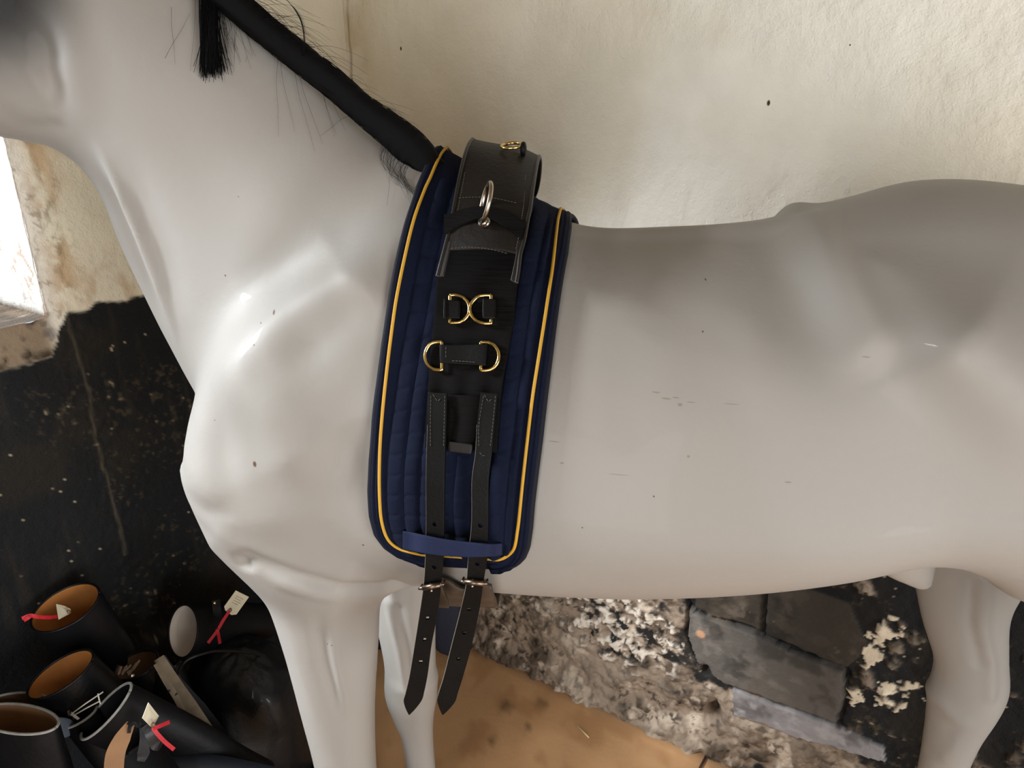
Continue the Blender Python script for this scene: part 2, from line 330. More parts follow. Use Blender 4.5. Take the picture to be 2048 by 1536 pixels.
def back_fn(u, z):
    w1 = (fbm(u,z,9,11,3)-.5)*.05; w2 = (fbm(u,z,9,31,3)-.5)*.05; uu = u+w1; zz = z+w2
    c = cream(u,z,5); dep = ((fbm(u,z,3,15,3)-.5)*.02+(fbm(u,z,22,17,3)-.5)*.004)*sstep(0,.08,u)
    du, dz = bw(695,0)[0], 0
    crk = np.exp(-((u-.012-(fbm(z,z*0,14,88,3)-.5)*.012)/.0035)**2)*(z>.9); dep -= .004*crk; c = mixc(c,L(120,104,82),.75*crk*sstep(.35,.5,fbm(u*0,z,9,90,2)))
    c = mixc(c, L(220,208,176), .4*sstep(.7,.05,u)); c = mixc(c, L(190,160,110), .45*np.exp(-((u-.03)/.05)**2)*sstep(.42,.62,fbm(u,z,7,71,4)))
    # lower part: black paint, mostly gone
    low = sstep(1.22,1.205,z+(fbm(u,z,20,41,3)-.5)*.02); p = paint(u,z,45)
    n1 = fbm(u,z,7,51,5,.6); n2 = fbm(u,z,26,55,4,.6); n3 = fbm(u,z,60,57,3,.6)
    rub = np.tile(np.array(L(126,110,94)),(len(u),1)); rub = mixc(rub,L(78,66,54),sstep(.45,.62,n2)); rub = mixc(rub,L(186,172,154),.9*sstep(.54,.72,fbm(u,z,17,61,4,.6))); rub = mixc(rub,L(40,34,28),.9*sstep(.62,.70,n3)); rub = mixc(rub,L(150,136,120),.5*sstep(.5,.7,n1))
    ub, zb = bw(1380,1300)
    peel = sstep(.50,.60, n1*.55+n2*.45 + .22*sstep(zb+.06,zb-.25,z) + .12*sstep(ub+.02,ub-.1,u) - .12*sstep(ub+.2,ub+.45,u)*sstep(zb-.22,zb-.1,z))
    q = p.copy(); q = p*(1-peel[:,None])+rub*peel[:,None]
    # white, salt-like crust left of the big stone
    a, b = bw(1240,1250); crust = np.exp(-(((u-a)/.19)**2+((z-b)/.13)**2)); wh = sstep(.56,.66,n2*.4+n3*.6+.15*crust-.05); q = mixc(q,L(206,196,182),.85*wh*sstep(.1,.5,crust)); bk = sstep(.60,.66,fbm(u,z,38,66,3,.65)+.04*crust); q = mixc(q,L(24,22,20),bk*sstep(.25,.6,crust))
    d0 = (n2-.5)*.030+(n1-.5)*.03+(n3-.5)*.010; dd = d0*(.25+.75*peel)+.003*wh*crust
    for poly, tone, k_, lift in ((stA1,(66,60,52),.8,.004),(stA2,(62,57,50),.75,.006),(stB,(92,88,83),.9,.014),(stC,(134,132,134),.92,.010)):
        m = in_poly(uu*.35+u*.65,zz*.35+z*.65,poly).astype(float); t = np.tile(np.array(L(*tone)),(len(u),1)); t = mixc(t,np.array(L(*tone))*.5,sstep(.5,.7,fbm(u,z,14,91,4,.6))); t = mixc(t,np.array(L(*tone))*1.5,.7*sstep(.55,.75,fbm(u,z,30,93,3,.6)))
        q = q*(1-k_*m[:,None])+t*(k_*m[:,None]); dd = dd*(1-m)+m*(lift+(n2-.5)*.006)
    for fl_ in (flake1,flake2,flake3):
        m = in_poly(u+(n3-.5)*.05,z+(n2-.5)*.06,fl_).astype(float)*sstep(.36,.44,fbm(u,z,30,97,3)); q = mixc(q,L(202,190,168),m); dd = dd+.003*m
    a, b = bw(1405,1262); q = mixc(q,L(176,136,104),sstep(.014,.009,np.hypot(u-a,(z-b)*1.0)))
    for cr in cracks:
        d = dline(u+(n3-.5)*.012,z+(n2-.5)*.012,cr); m = np.exp(-(d/.004)**2); dd -= .02*m; q = mixc(q,L(26,22,19),.9*m)
    for (px,py,r_) in ((1425,1425,.032),(1412,1340,.018)):                      # deep holes in the rubble
        a, b = bw(px,py); m = np.exp(-(np.hypot((u-a)*1.5,z-b)/r_)**2*(.6+n3)); dd -= .045*m; q = mixc(q,L(50,34,22),.8*sstep(.3,.7,m))
    toe = sstep(.10,.0,z); dd = dd+toe*.02*(.5+n2)
    c = c*(1-low[:,None])+q*low[:,None]; dep = dep*(1-low)+dd*low
    return c, dep
zs = np.r_[np.arange(0,1.24,.0042), np.arange(1.245,2.75,.012)]; us = np.r_[-.06,-.03,np.arange(0,1.9,.0042), np.arange(1.95,4.1,.05)]
wall_back = wall_grid('wall_back', us, zs, DB, DL, back_fn)
# left wall with its deep window
def left_fn(u, z):
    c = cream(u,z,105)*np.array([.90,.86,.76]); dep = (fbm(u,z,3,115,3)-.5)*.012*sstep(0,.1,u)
    a, b = lw(225,575); c = mixc(c,L(186,150,104),.75*np.exp(-(((u-a)/.06)**2+((z-b)/.05)**2))*sstep(.35,.6,fbm(u,z,30,120,3)))
    ed = np.exp(-((u-WU0+.045)/.035)**2); c = mixc(c,L(190,158,116),.85*ed*sstep(.40,.58,fbm(u,z,22,121,4))*(z>WZ0)); ed2 = np.exp(-((u-WU0+.0)/.03)**2)*(z>WZ0-.05); c = mixc(c,L(236,232,224),.8*ed2)
    n3 = fbm(u,z,60,123,3,.6); c = mixc(c,L(150,132,108),.6*(ed+ed2).clip(0,1)*sstep(.66,.72,n3)); dep += (n3-.5)*.010*(ed+ed2).clip(0,1)
    top = 1.283+(fbm(u,z*0,18,131,3)-.5)*.03 - .085*sstep(.84,.90,u)
    low = sstep(top+.004,top-.004,z+(fbm(u,z,60,133,2)-.5)*.012); p = paint(u,z,145)
    cr = np.exp(-((u-.845-(fbm(z,z*0,10,151,3)-.5)*.02)/.003)**2)*(z>.7); p = mixc(p,L(84,76,62),.6*cr)
    a1, b1 = lw(20,690); rb = sstep(.45,.62,fbm(u,z,24,161,4,.6)); br = np.tile(np.array(L(138,122,102)),(len(u),1)); br = mixc(br,L(58,46,38),rb)
    brk = (1-low)*sstep(.86,.90,u)*(z<WZ0+.01); c = c*(1-brk[:,None])+br*brk[:,None]; dep += (rb-.5)*.012*brk
    return c*(1-low[:,None])+p*low[:,None], dep+low*.002
us = np.r_[-.06,-.03,np.arange(0,1.36,.0045), np.arange(1.37,RD+.1,.04)]; zs = np.r_[np.arange(0,.5,.02), np.arange(.5,1.95,.0045), np.arange(1.96,2.75,.02)]
wall_left = wall_grid('wall_left', us, zs, DL, DB, left_fn, lambda u,z: (u>WU0)&(u<WU1)&(z>WZ0)&(z<WZ1))
# reveal of the window: rounded plaster edges running .45 m outwards
RV = .46
def reveal(name, path, col, rough=.012):
    # path: list of (u, z) around the opening edge, swept outwards
    P = rs(path, 260); dpt = np.r_[0,.006,.014,.025,np.linspace(.04,RV,60)]; ctr = np.array([(WU0+WU1)/2,(WZ0+WZ1)/2])
    V = []; Cc = []
    for (u,z) in P:
        d = np.array([ctr[0]-u,ctr[1]-z]); d = np.array([np.sign(d[0]) if abs(u-WU0)<1e-3 or abs(u-WU1)<1e-3 else 0, np.sign(d[1]) if abs(z-WZ0)<1e-3 or abs(z-WZ1)<1e-3 else 0])
        for k in dpt: V.append((u,z,k,d[0],d[1]))
    V = np.array(V); n = fbm(V[:,0]*1.0+V[:,2]*.7,V[:,1]+V[:,2],26,171,4,.6); rr = .03*(1-np.sqrt(np.clip(1-(1-np.clip(V[:,2]/.03,0,1))**2,0,1)))*0
    off = (n-.5)*rough*sstep(0,.02,V[:,2])
    pos = CN+(V[:,0]+V[:,3]*off)[:,None]*DL-V[:,2:3]*DB; pos[:,2] = V[:,1]+V[:,4]*off
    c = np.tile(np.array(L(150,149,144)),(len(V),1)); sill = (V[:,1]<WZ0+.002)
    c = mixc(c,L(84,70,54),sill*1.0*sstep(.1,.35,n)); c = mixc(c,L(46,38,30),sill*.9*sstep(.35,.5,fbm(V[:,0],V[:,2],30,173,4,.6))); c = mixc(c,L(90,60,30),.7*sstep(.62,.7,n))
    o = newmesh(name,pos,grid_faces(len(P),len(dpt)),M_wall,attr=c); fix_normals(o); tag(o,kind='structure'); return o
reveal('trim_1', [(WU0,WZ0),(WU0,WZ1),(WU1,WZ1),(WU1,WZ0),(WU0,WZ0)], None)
# window frame at the outer end of the reveal
M_paintwood = mat('white_painted_wood', L(210,206,196), .5, var=.06, vscale=12)
def boxV(c0, ex, ey, ez, sx, sy, sz):
    V = [np.array(c0)+ex*a*sx/2+ey*b*sy/2+ez*c*sz/2 for a in (-1,1) for b in (-1,1) for c in (-1,1)]
    return np.array(V), [(0,1,3,2),(4,6,7,5),(0,4,5,1),(2,3,7,6),(0,2,6,4),(1,5,7,3)]
EZ = np.array([0,0,1.0])
parts = []
def wp(u, z): p = CN+DL*u-DB*.42; p[2] = z; return p
uw, zw = WU1-WU0, WZ1-WZ0
for u in (WU0+.03,WU1-.03): parts.append(boxV(wp(u,(WZ0+WZ1)/2),DL,DB,EZ,.06,.05,zw))
for z in (WZ0+.03,WZ1-.03): parts.append(boxV(wp((WU0+WU1)/2,z),DL,DB,EZ,uw-.12,.05,.06))
parts.append(boxV(wp((WU0+WU1)/2,(WZ0+WZ1)/2),DL,DB,EZ,.035,.035,zw-.12))
for k in (1,2): parts.append(boxV(wp((WU0+WU1)/2,WZ0+zw*k/3),DL,DB,EZ,uw-.12,.03,.025))
wf = newmesh('window_1',*join(parts),M_paintwood,smooth=False); fix_normals(wf); tag(wf,kind='structure')
# floor
def floor_fn():
    xs = np.arange(-.2,4.2,.02); ys = np.arange(-.05,RD+.2,.02); A, B = np.meshgrid(xs,ys,indexing='ij'); a = A.ravel(); b = B.ravel()
    V = CN+a[:,None]*DB+b[:,None]*DL
    c = np.tile(np.array(L(204,160,116)),(len(a),1)); n = fbm(a,b,4,201,4); c = mixc(c,L(180,138,96),.6*sstep(.5,.7,n)); c = mixc(c,L(156,112,70),.45*sstep(.55,.7,fbm(a,b,15,203,3)))
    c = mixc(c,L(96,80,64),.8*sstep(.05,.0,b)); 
    for px,py,r_ in ((1010,1412,.014),(1083,1408,.012),(1055,1455,.009),(1290,1440,.006),(985,1480,.01)):
        d = ray(px,py); p = CAM+d*(-CAMZ/d[2]); c = mixc(c,L(92,68,48),.7*sstep(r_*2.2,r_*.6,np.hypot(V[:,0]-p[0],V[:,1]-p[1])))
    o = newmesh('floor',V,grid_faces(len(xs),len(ys)),M_floor,attr=c); fix_normals(o); tag(o,kind='structure')
floor_fn()
def slab(name, P, m):
    o = newmesh(name,np.array(P),[tuple(range(len(P)))],m,smooth=False); return tag(o,kind='structure')
def cp(u, v, z): p = CN+DB*u+DL*v; p[2] = z; return p
ce = slab('ceiling',[cp(-.05,-.05,2.7),cp(4.1,-.05,2.7),cp(4.1,RD+.1,2.7),cp(-.05,RD+.1,2.7)],M_ceil)
slab('wall_right',[cp(4.08,b,z) for b,z in ((-.05,0),(1.1,0),(1.1,2.2),(2.7,2.2),(2.7,0),(RD+.05,0),(RD+.05,2.72),(-.05,2.72))],M_plain)
fr = [(-.05,0),(1.4,0),(1.4,2.2),(3.0,2.2),(3.0,0),(4.1,0),(4.1,2.72),(-.05,2.72)]
slab('wall_front',[cp(a,RD+.02,b) for a,b in fr],M_plain)
# ---------------------------------------------------------------- the model horse
def muscle(V, Fc):
    # vertex normals
    def normals(V):
        N = np.zeros_like(V); a = V[Fc[:,0]]; b = V[Fc[:,1]]; c = V[Fc[:,2]]; d = V[Fc[:,3]]; n = np.cross(c-a,d-b)
        for k in range(4): np.add.at(N,Fc[:,k],n)
        return N/(np.linalg.norm(N,axis=1)[:,None]+1e-12)
    # Laplacian smoothing with shrink compensation
    E = np.vstack([Fc[:,[0,1]],Fc[:,[1,2]],Fc[:,[2,3]],Fc[:,[3,0]]])
    deg = np.bincount(E.ravel(),minlength=len(V)).astype(float)
    def lap(V):
        S_ = np.stack([np.bincount(E[:,0],V[E[:,1],k],len(V))+np.bincount(E[:,1],V[E[:,0],k],len(V)) for k in range(3)],1); return S_/deg[:,None]-V
    for i in range(10): V = V+.55*lap(V); V = V-.57*lap(V)
    N = normals(V); D = np.zeros(len(V)); an = np.abs(V[:,1]); side = V[:,1] < 0
    def blob(px, py, rs_, rz, amp, ang=0, both=True, n=-.22, mn=.03):
        s0, _, z0 = hhit(px,py,n); s = V[:,0]-s0; z = V[:,2]-z0; c, d = math.cos(R(ang)), math.sin(R(ang)); a = (s*c+z*d)/rs_; b = (-s*d+z*c)/rz
        return amp*np.exp(-(a*a+b*b))*sstep(mn-.02,mn+.02,an)
    def ridge(P, w, amp, n=-.2, taper=.38, asym=0, mn=.02):
        Q = np.array([hhit(*p,n) for p in P])[:,[0,2]]; s = V[:,0]; z = V[:,2]; best = np.full(len(V),9.); sg = np.zeros(len(V)); tt = np.zeros(len(V)); n_ = len(Q)-1
        for i in range(n_):
            a, b = Q[i], Q[i+1]; L2 = ((b-a)**2).sum(); t = ((s-a[0])*(b[0]-a[0])+(z-a[1])*(b[1]-a[1]))/L2; tc = np.clip(t,0,1); d = np.hypot(s-a[0]-tc*(b[0]-a[0]),z-a[1]-tc*(b[1]-a[1])); m = d < best
            cr = (b[0]-a[0])*(z-a[1])-(b[1]-a[1])*(s-a[0]); best = np.where(m,d,best); sg = np.where(m,np.sign(cr),sg); tt = np.where(m,(i+tc)/n_,tt)
        w_ = np.where(sg>0,w*(1+asym),w*(1-asym)); return amp*np.exp(-(best/w_)**2)*sstep(0,taper,tt)*sstep(1,1-taper,tt)*sstep(mn-.02,mn+.02,an)
    A = []
    # flank, hip and quarters
    A += [ridge([(1660,450),(1690,540),(1735,650),(1770,720)],.032,.014,asym=-.2,taper=.3), blob(1615,625,.07,.045,-.020,-50), blob(1560,560,.07,.05,-.006), blob(1690,520,.030,.055,.009,20)]
    A += [ridge([(1770,590),(1880,660),(1980,760),(2060,900)],.045,.015), blob(1880,540,.09,.06,-.008,-25), blob(1850,860,.12,.10,-.012,-20), blob(2000,1060,.06,.10,.006)]
    A += [blob(1800,430,.10,.035,.004), blob(1300,500,.20,.03,-.006), blob(1550,1060,.28,.05,.004)]
    for i,(x,y) in enumerate(((1330,560),(1400,590),(1475,620))): A += [ridge([(x,y-60),(x+25,y+60),(x+20,y+190)],.024,.0035)]
    A += [ridge([(1250,560),(1265,760),(1250,900)],.03,-.003), blob(1400,660,.08,.05,-.009,-60), blob(1450,880,.20,.10,-.009), blob(1440,700,.05,.09,.004,-20)]
    # shoulder
    A += [ridge([(760,500),(690,560),(600,625),(500,700),(430,730)],.034,.013), ridge([(740,560),(660,640),(560,720)],.036,-.012), ridge([(420,610),(520,560),(640,520),(740,490)],.035,-.009)]
    A += [blob(470,760,.04,.04,.011), blob(560,800,.04,.045,.010,40), blob(620,900,.06,.05,.010), blob(700,890,.04,.06,-.010), blob(450,880,.028,.05,-.012,20), blob(420,960,.03,.04,.008,60), blob(520,880,.03,.05,-.006,30), blob(560,1010,.06,.04,.006)]
    A += [ridge([(700,250),(640,330),(560,420),(470,520)],.05,.005,n=-.12), blob(420,400,.07,.12,-.006,30,n=-.1), blob(620,440,.06,.10,-.004,-20)]
    # windpipe, jugular groove, throat
    A += [ridge([(170,262),(205,320),(245,390),(290,480),(325,560),(352,640),(362,720)],.010,.013,n=-.09,asym=-.2), ridge([(168,300),(205,362),(243,438),(282,525),(316,610),(340,680)],.012,-.008,n=-.07)]
    A += [ridge([(215,290),(262,370),(315,470),(352,560),(380,640)],.022,-.006,n=-.10)]
    # cheek and jaw
    A += [ridge([(92,20),(98,100),(104,180),(122,262)],.018,-.009,n=-.10), ridge([(0,262),(60,252),(112,262)],.010,-.004,n=-.12), blob(30,180,.06,.06,.006,n=-.14), blob(150,120,.03,.08,.004,n=-.09)]
    # elbow, forearm
    A += [ridge([(520,1112),(512,1092),(535,1080),(580,1098),(640,1122),(700,1150),(770,1178),(812,1165)],.013,-.010,n=-.19,taper=.05), ridge([(545,1112),(600,1130),(660,1155),(720,1180)],.016,.005,n=-.19)]
    A += [ridge([(655,1180),(640,1260),(650,1330),(668,1400),(685,1480)],.012,-.007,n=-.19), ridge([(668,1230),(668,1300),(680,1380),(692,1460)],.009,.006,n=-.19), ridge([(560,1180),(590,1300),(620,1420),(650,1530)],.018,.003,n=-.19)]
    D = sum(A)
    # far hind and far foreleg sinews
    fars = V[:,1] > .03
    def fridge(P, w, amp, n):
        Q = np.array([hhit(*p,n) for p in P])[:,[0,2]]; d = dline(V[:,0],V[:,2],[tuple(q) for q in Q]); return amp*np.exp(-(d/w)**2)*fars*(V[:,2]<.95)
    F2 = fridge([(1965,1130),(1960,1250),(1985,1340),(1985,1400)],.012,.006,.09)+fridge([(1930,1150),(1935,1240),(1960,1330)],.010,-.006,.09)+fridge([(1880,1420),(1935,1460),(1900,1530)],.014,.005,.09)+fridge([(775,1200),(800,1300),(812,1380)],.007,.006,.09)+fridge([(800,1210),(815,1300),(822,1370)],.008,-.004,.09)
    F2 += fridge([(800,1380),(830,1400),(860,1390)],.018,.004,.09)
    V = V+N*(D+F2)[:,None]
    for i in range(3): V = V+.5*lap(V); V = V-.51*lap(V)
    return V, normals(V)
HV, HF = horse_mesh(.0064)
HV, HNrm = muscle(HV, HF)
# body tint: soft dark patch about the eye region, dark nostril, hooves
def horse_tint(V):
    c = np.tile(np.array(L(149,146,141)),(len(V),1)); n = fbm(V[:,0]+V[:,1],V[:,2],3,301,3); c = mixc(c,L(143,137,130),.4*sstep(.45,.65,n))
    sd = -1 if True else 1
    e0 = hhit(-45,-45,-.12)
    for sg in (-1,1):
        d = np.sqrt((V[:,0]-e0[0])**2+((V[:,1]-(-.06+sg*.08))*.8)**2+(V[:,2]-e0[2])**2); c = mixc(c,L(20,18,17),.98*sstep(.16,.04,d))
    for sg in (-1,1):
        d = np.sqrt((V[:,0]+1.10)**2+(V[:,1]-(-.22+sg*.035))**2+(V[:,2]-1.67)**2); c = mixc(c,L(60,50,46),sstep(.05,.015,d))
    c = mixc(c,L(60,54,50),sstep(.085,.06,V[:,2]))
    return c
def W3(V): return HO+V[:,:1]*HS+V[:,1:2]*HN+V[:,2:3]*EZ
HM = []
for px,py,n_,r_,sc in ((498,945,-.27,.0034,(1,1,.7)),(536,636,-.22,.0022,(1,1,.7)),(512,655,-.22,.0012,(1,1,1)),(437,560,-.15,.0016,(1,1,1)),(492,706,-.25,.0013,(1,1,1)),(1165,1058,-.29,.0012,(1,1,1)),(1472,620,-.27,.0013,(1,1,1)),(1442,710,-.28,.0012,(1,1,1)),(727,1088,-.24,.0018,(1,1,1)),(655,1287,-.19,.0014,(1,1,1)),(665,1287,-.19,.0014,(1,1,1)),(1310,1000,-.29,.0014,(1,1,1)),(1540,1140,-.2,.002,(1,1,1)),(437,832,-.2,.0010,(1,1,1)),(480,392,-.1,.001,(1,1,1))):
    p = hhit(px,py,n_); HM.append((tuple(hw(*p)-HO),r_,(1,0,sc[2]),L(84,66,50)))
for px,py,n_,rx,rz in ((1325,812,-.28,.010,.0010),(1345,822,-.28,.012,.0012),(1372,832,-.28,.006,.0022),(1365,820,-.28,.009,.0009),(1395,828,-.28,.012,.0007),(1110,898,-.28,.016,.0008),(1760,735,-.26,.010,.0010),(1385,930,-.29,.004,.002),(1240,962,-.29,.028,.0007),(1580,970,-.28,.009,.0012),(1480,832,-.28,.02,.0006),(1125,935,-.28,.006,.0014)):
    p = hhit(px,py,n_); HM.append((tuple(hw(*p)-HO),rx*.55,(1,0,rx*.55/rz),L(128,119,108)))
M_horse = mat('white_painted_fibreglass', L(224,217,208), .56, attr=True, coat=.05, spec=.4, bump=.0006, bscale=26, bump2=(.0003,90), marks=HM)
HW = W3(HV)
horse = newmesh('model_horse', HW-HO, HF, M_horse, attr=horse_tint(HV)); horse.location = HO
tag(horse, 'life-size white model horse standing beside the wall, wearing a blue pad and black surcingle', 'horse model')
BVH_H = BVHTree.FromPolygons([tuple(v) for v in HW], [tuple(int(i) for i in f) for f in HF])
# ---------------------------------------------------------------- drawing on the horse's flank: polar surface (s, theta) around the barrel
SG = np.linspace(-.34,.26,61); TG = np.linspace(-100,90,96)
RT = np.zeros((len(SG),len(TG)))
for i, s in enumerate(SG):
    for j, t in enumerate(TG):
        d = -HN*math.cos(R(t))+EZ*math.sin(R(t)); o = hw(s,0,1.2)+d*1.0; h = BVH_H.ray_cast(Vector(o),Vector(-d))
        RT[i,j] = 1.0-h[3] if h[0] else .25
TLIM = -62
for j in range(len(TG)):
    if TG[j] < TLIM: pass
for k in range(3):
    Q_ = RT.copy(); Q_[1:-1,1:-1] = (RT[1:-1,1:-1]*2+RT[2:,1:-1]+RT[:-2,1:-1]+RT[1:-1,2:]+RT[1:-1,:-2])/6; RT = Q_
def Rad(s, t):
    t = np.where(np.asarray(t)>90,180-np.asarray(t),t); x = np.clip((s-SG[0])/(SG[1]-SG[0]),0,len(SG)-1.001); y = np.clip((t-TG[0])/(TG[1]-TG[0]),0,len(TG)-1.001)
    i = np.floor(x).astype(int); j = np.floor(y).astype(int); a = x-i; b = y-j
    return (RT[i,j]*(1-a)+RT[i+1,j]*a)*(1-b)+(RT[i,j+1]*(1-a)+RT[i+1,j+1]*a)*b
def pol(s, t, off):
    s = np.asarray(s,float); t = np.asarray(t,float); r = Rad(s,t)+off; tr = np.radians(t)
    return HO+s[...,None]*HS-(np.cos(tr)*r)[...,None]*HN+(1.2+np.sin(tr)*r)[...,None]*EZ
def px2st(px, py, off):
    d = ray(px,py); t = np.linspace(.45,1.7,1300)[:,None]; p = CAM+t*d; s = (p-HO)@HS; n = (p-HO)@HN; z = p[:,2]-1.2
    th = np.degrees(np.arctan2(z,-n)); df = np.hypot(n,z)-(Rad(s,th)+(off(s,th) if callable(off) else off)); k = np.argmax(df<0)
    if df[k] >= 0: k = np.argmin(df)
    return s[k], th[k]
def sp(px, py, off): s, t = px2st(px,py,off); return pol(s,t,off(s,t) if callable(off) else off)
PADOFF = .012
# ---------------------------------------------------------------- saddle pad
M_pad = mat('navy_quilted_cotton', L(11,18,38), .9, var=.10, vscale=60, bump=.0006, bscale=500, spec=.15, dots=[(160,.05,L(50,58,84),.64)])
M_padbind = mat('navy_binding_tape', L(9,14,28), .75, bump=.0005, bscale=600, spec=.3)
M_gold = mat('yellow_piping_cord', L(192,146,38), .6, bump=.0004, bscale=700)
M_loop = mat('blue_webbing', L(22,31,60), .8, bump=.0007, bscale=420, stretch=(1,1,1), spec=.25)
padL = [(868,305),(852,335),(838,368),(815,440),(795,520),(779,610),(767,690),(757,765),(748,840),(742,920),(739,985),(742,1035),(752,1072),(770,1097),(796,1115),(830,1125),(862,1129)]
padR = [(1140,420),(1138,450),(1131,500),(1118,570),(1108,640),(1098,720),(1088,800),(1079,880),(1070,950),(1063,1010),(1059,1060),(1054,1096),(1046,1116),(1034,1129),(1020,1135),(1003,1138),(985,1137)]
def st_list(P, off): return np.array([px2st(*p,off) for p in P])
sL = st_list(padL,PADOFF); sR = st_list(padR,PADOFF)
def topped(S_):                                                    # carry an edge up to the crest of the back
    S_ = S_.copy(); S_[0,1] = 90; S_[1,1] = min(S_[1,1],86); return S_
sL = topped(sL); sR = topped(sR); sR[:,1] = np.minimum.accumulate(sR[:,1]); sL[:,1] = np.minimum.accumulate(sL[:,1])
NV, NU = 300, 150
eL = rs(np.c_[sL[:,0],sL[:,1]*.005],NV); eR = rs(np.c_[sR[:,0],sR[:,1]*.005],NV)
eL[:,1] /= .005; eR[:,1] /= .005
rng = np.random.RandomState(4)
def pad_off(u, v):
    # u across 0..1, v down 0..1
    ch = (u-.115)/.105; k = np.floor(ch); f = ch-k; inside = sstep(.10,.125,u)*sstep(.905,.89,u)*sstep(.93,.90,v)*sstep(.02,.1,v)
    puff = np.sqrt(np.clip(1-(2*f-1)**2,0,1))
    ph = np.array([rng_ph[int(x)%12] for x in np.unique(k)]); kk = np.searchsorted(np.unique(k),k); pv = v*20+ph[kk]+.12*np.sin(u*30)
    pk = np.abs(pv-np.round(pv)); puck = 1-.42*np.exp(-(pk/.10)**2)*(.35+.65*(1-f))*(u<.62)-.15*np.exp(-(pk/.10)**2)*(u>=.62)
    b = .0022*np.exp(-((u-.020)/.010)**2)+.0018*np.exp(-((u-.048)/.010)**2)+.0022*np.exp(-((u-.98)/.010)**2)+.0018*np.exp(-((u-.952)/.010)**2)
    edge = sstep(0,.006,u)*sstep(1,.994,u)
    w = .0012*np.sin(v*37+u*9)*sstep(.1,.3,u)
    return PADOFF-.004+.004*edge+inside*(.0055*puff*puck+w)+b
rng_ph = rng.rand(12)*.5
u = np.linspace(0,1,NU); v = np.linspace(0,1,NV); U, Vv = np.meshgrid(u,v,indexing='ij')
S_ = eL[None,:,0]*(1-U)+eR[None,:,0]*U; T_ = eL[None,:,1]*(1-U)+eR[None,:,1]*U
OFFP = pad_off(U.ravel(),Vv.ravel()).reshape(U.shape)
near = pol(S_,T_,OFFP); farp = pol(S_[:,::-1][:,:-1],180-T_[:,::-1][:,:-1],OFFP[:,::-1][:,:-1])
Pd = np.concatenate([farp,near],1)
pad = empty('saddle_pad', HO+np.array([0,0,1.2]), 'navy blue quilted pad with yellow piping lying over the withers of the white horse', 'saddle pad')
padm = setparent(newmesh('padding', Pd.reshape(-1,3), grid_faces(NU,Pd.shape[1]), M_pad), pad); fix_normals(padm)
sm = padm.modifiers.new('t','SOLIDIFY'); sm.thickness = .009; sm.offset = -1
# rolled binding around the edge
def pad_pt(uu, vv, off): # uu, vv arrays in 0..1 (near side)
    s = np.interp(vv,v,eL[:,0])*(1-uu)+np.interp(vv,v,eR[:,0])*uu; t = np.interp(vv,v,eL[:,1])*(1-uu)+np.interp(vv,v,eR[:,1])*uu; return s, t
def mirror_path(S1, T1): return np.r_[S1[::-1][:-1],S1], np.r_[(180-T1)[::-1][:-1],T1]
path = [(0,x) for x in np.linspace(0,1,220)]+[(x,1) for x in np.linspace(0,1,40)][1:]+[(1,x) for x in np.linspace(1,0,220)][1:]
pu = np.array([p[0] for p in path]); pv_ = np.array([p[1] for p in path]); s1, t1 = pad_pt(pu,pv_,0)
b1 = pol(s1,t1,.008); b2 = pol(s1,180-t1,.008)[::-1][1:]; bind = np.vstack([b1,b2])
bo = setparent(newmesh('edge_binding', *tubeV(bind,.0042,8), M_padbind), pad)
# piping
pip = [(884,313),(866,345),(848,385),(826,448),(808,525),(791,610),(779,700),(769,790),(762,870),(759,940),(760,1000),(764,1044),(776,1077),(796,1095),(822,1104),(852,1109),(900,1112),(940,1115),(976,1117),(998,1118),(1016,1110),(1029,1094),(1035,1062),(1039,1030),(1046,960),(1055,880),(1066,790),(1080,700),(1094,610),(1107,520),(1117,432)]
st = st_list(pip,PADOFF+.003); st[0,1] = 90; st = catmull(st,10); st[-1,1] = 90 if st[-1,1] > 80 else st[-1,1]
p1 = pol(st[:,0],np.minimum(st[:,1],90),PADOFF+.0035+.003*sstep(-24,-32,st[:,1])); 
setparent(newmesh('piping', *tubeV(rs(p1,500),.0021,8), M_gold), pad)
p2 = pol(st[:,0],180-np.minimum(st[:,1],90),PADOFF+.0035); setparent(newmesh('piping', *tubeV(rs(p2,260),.0021,6), M_gold), pad)
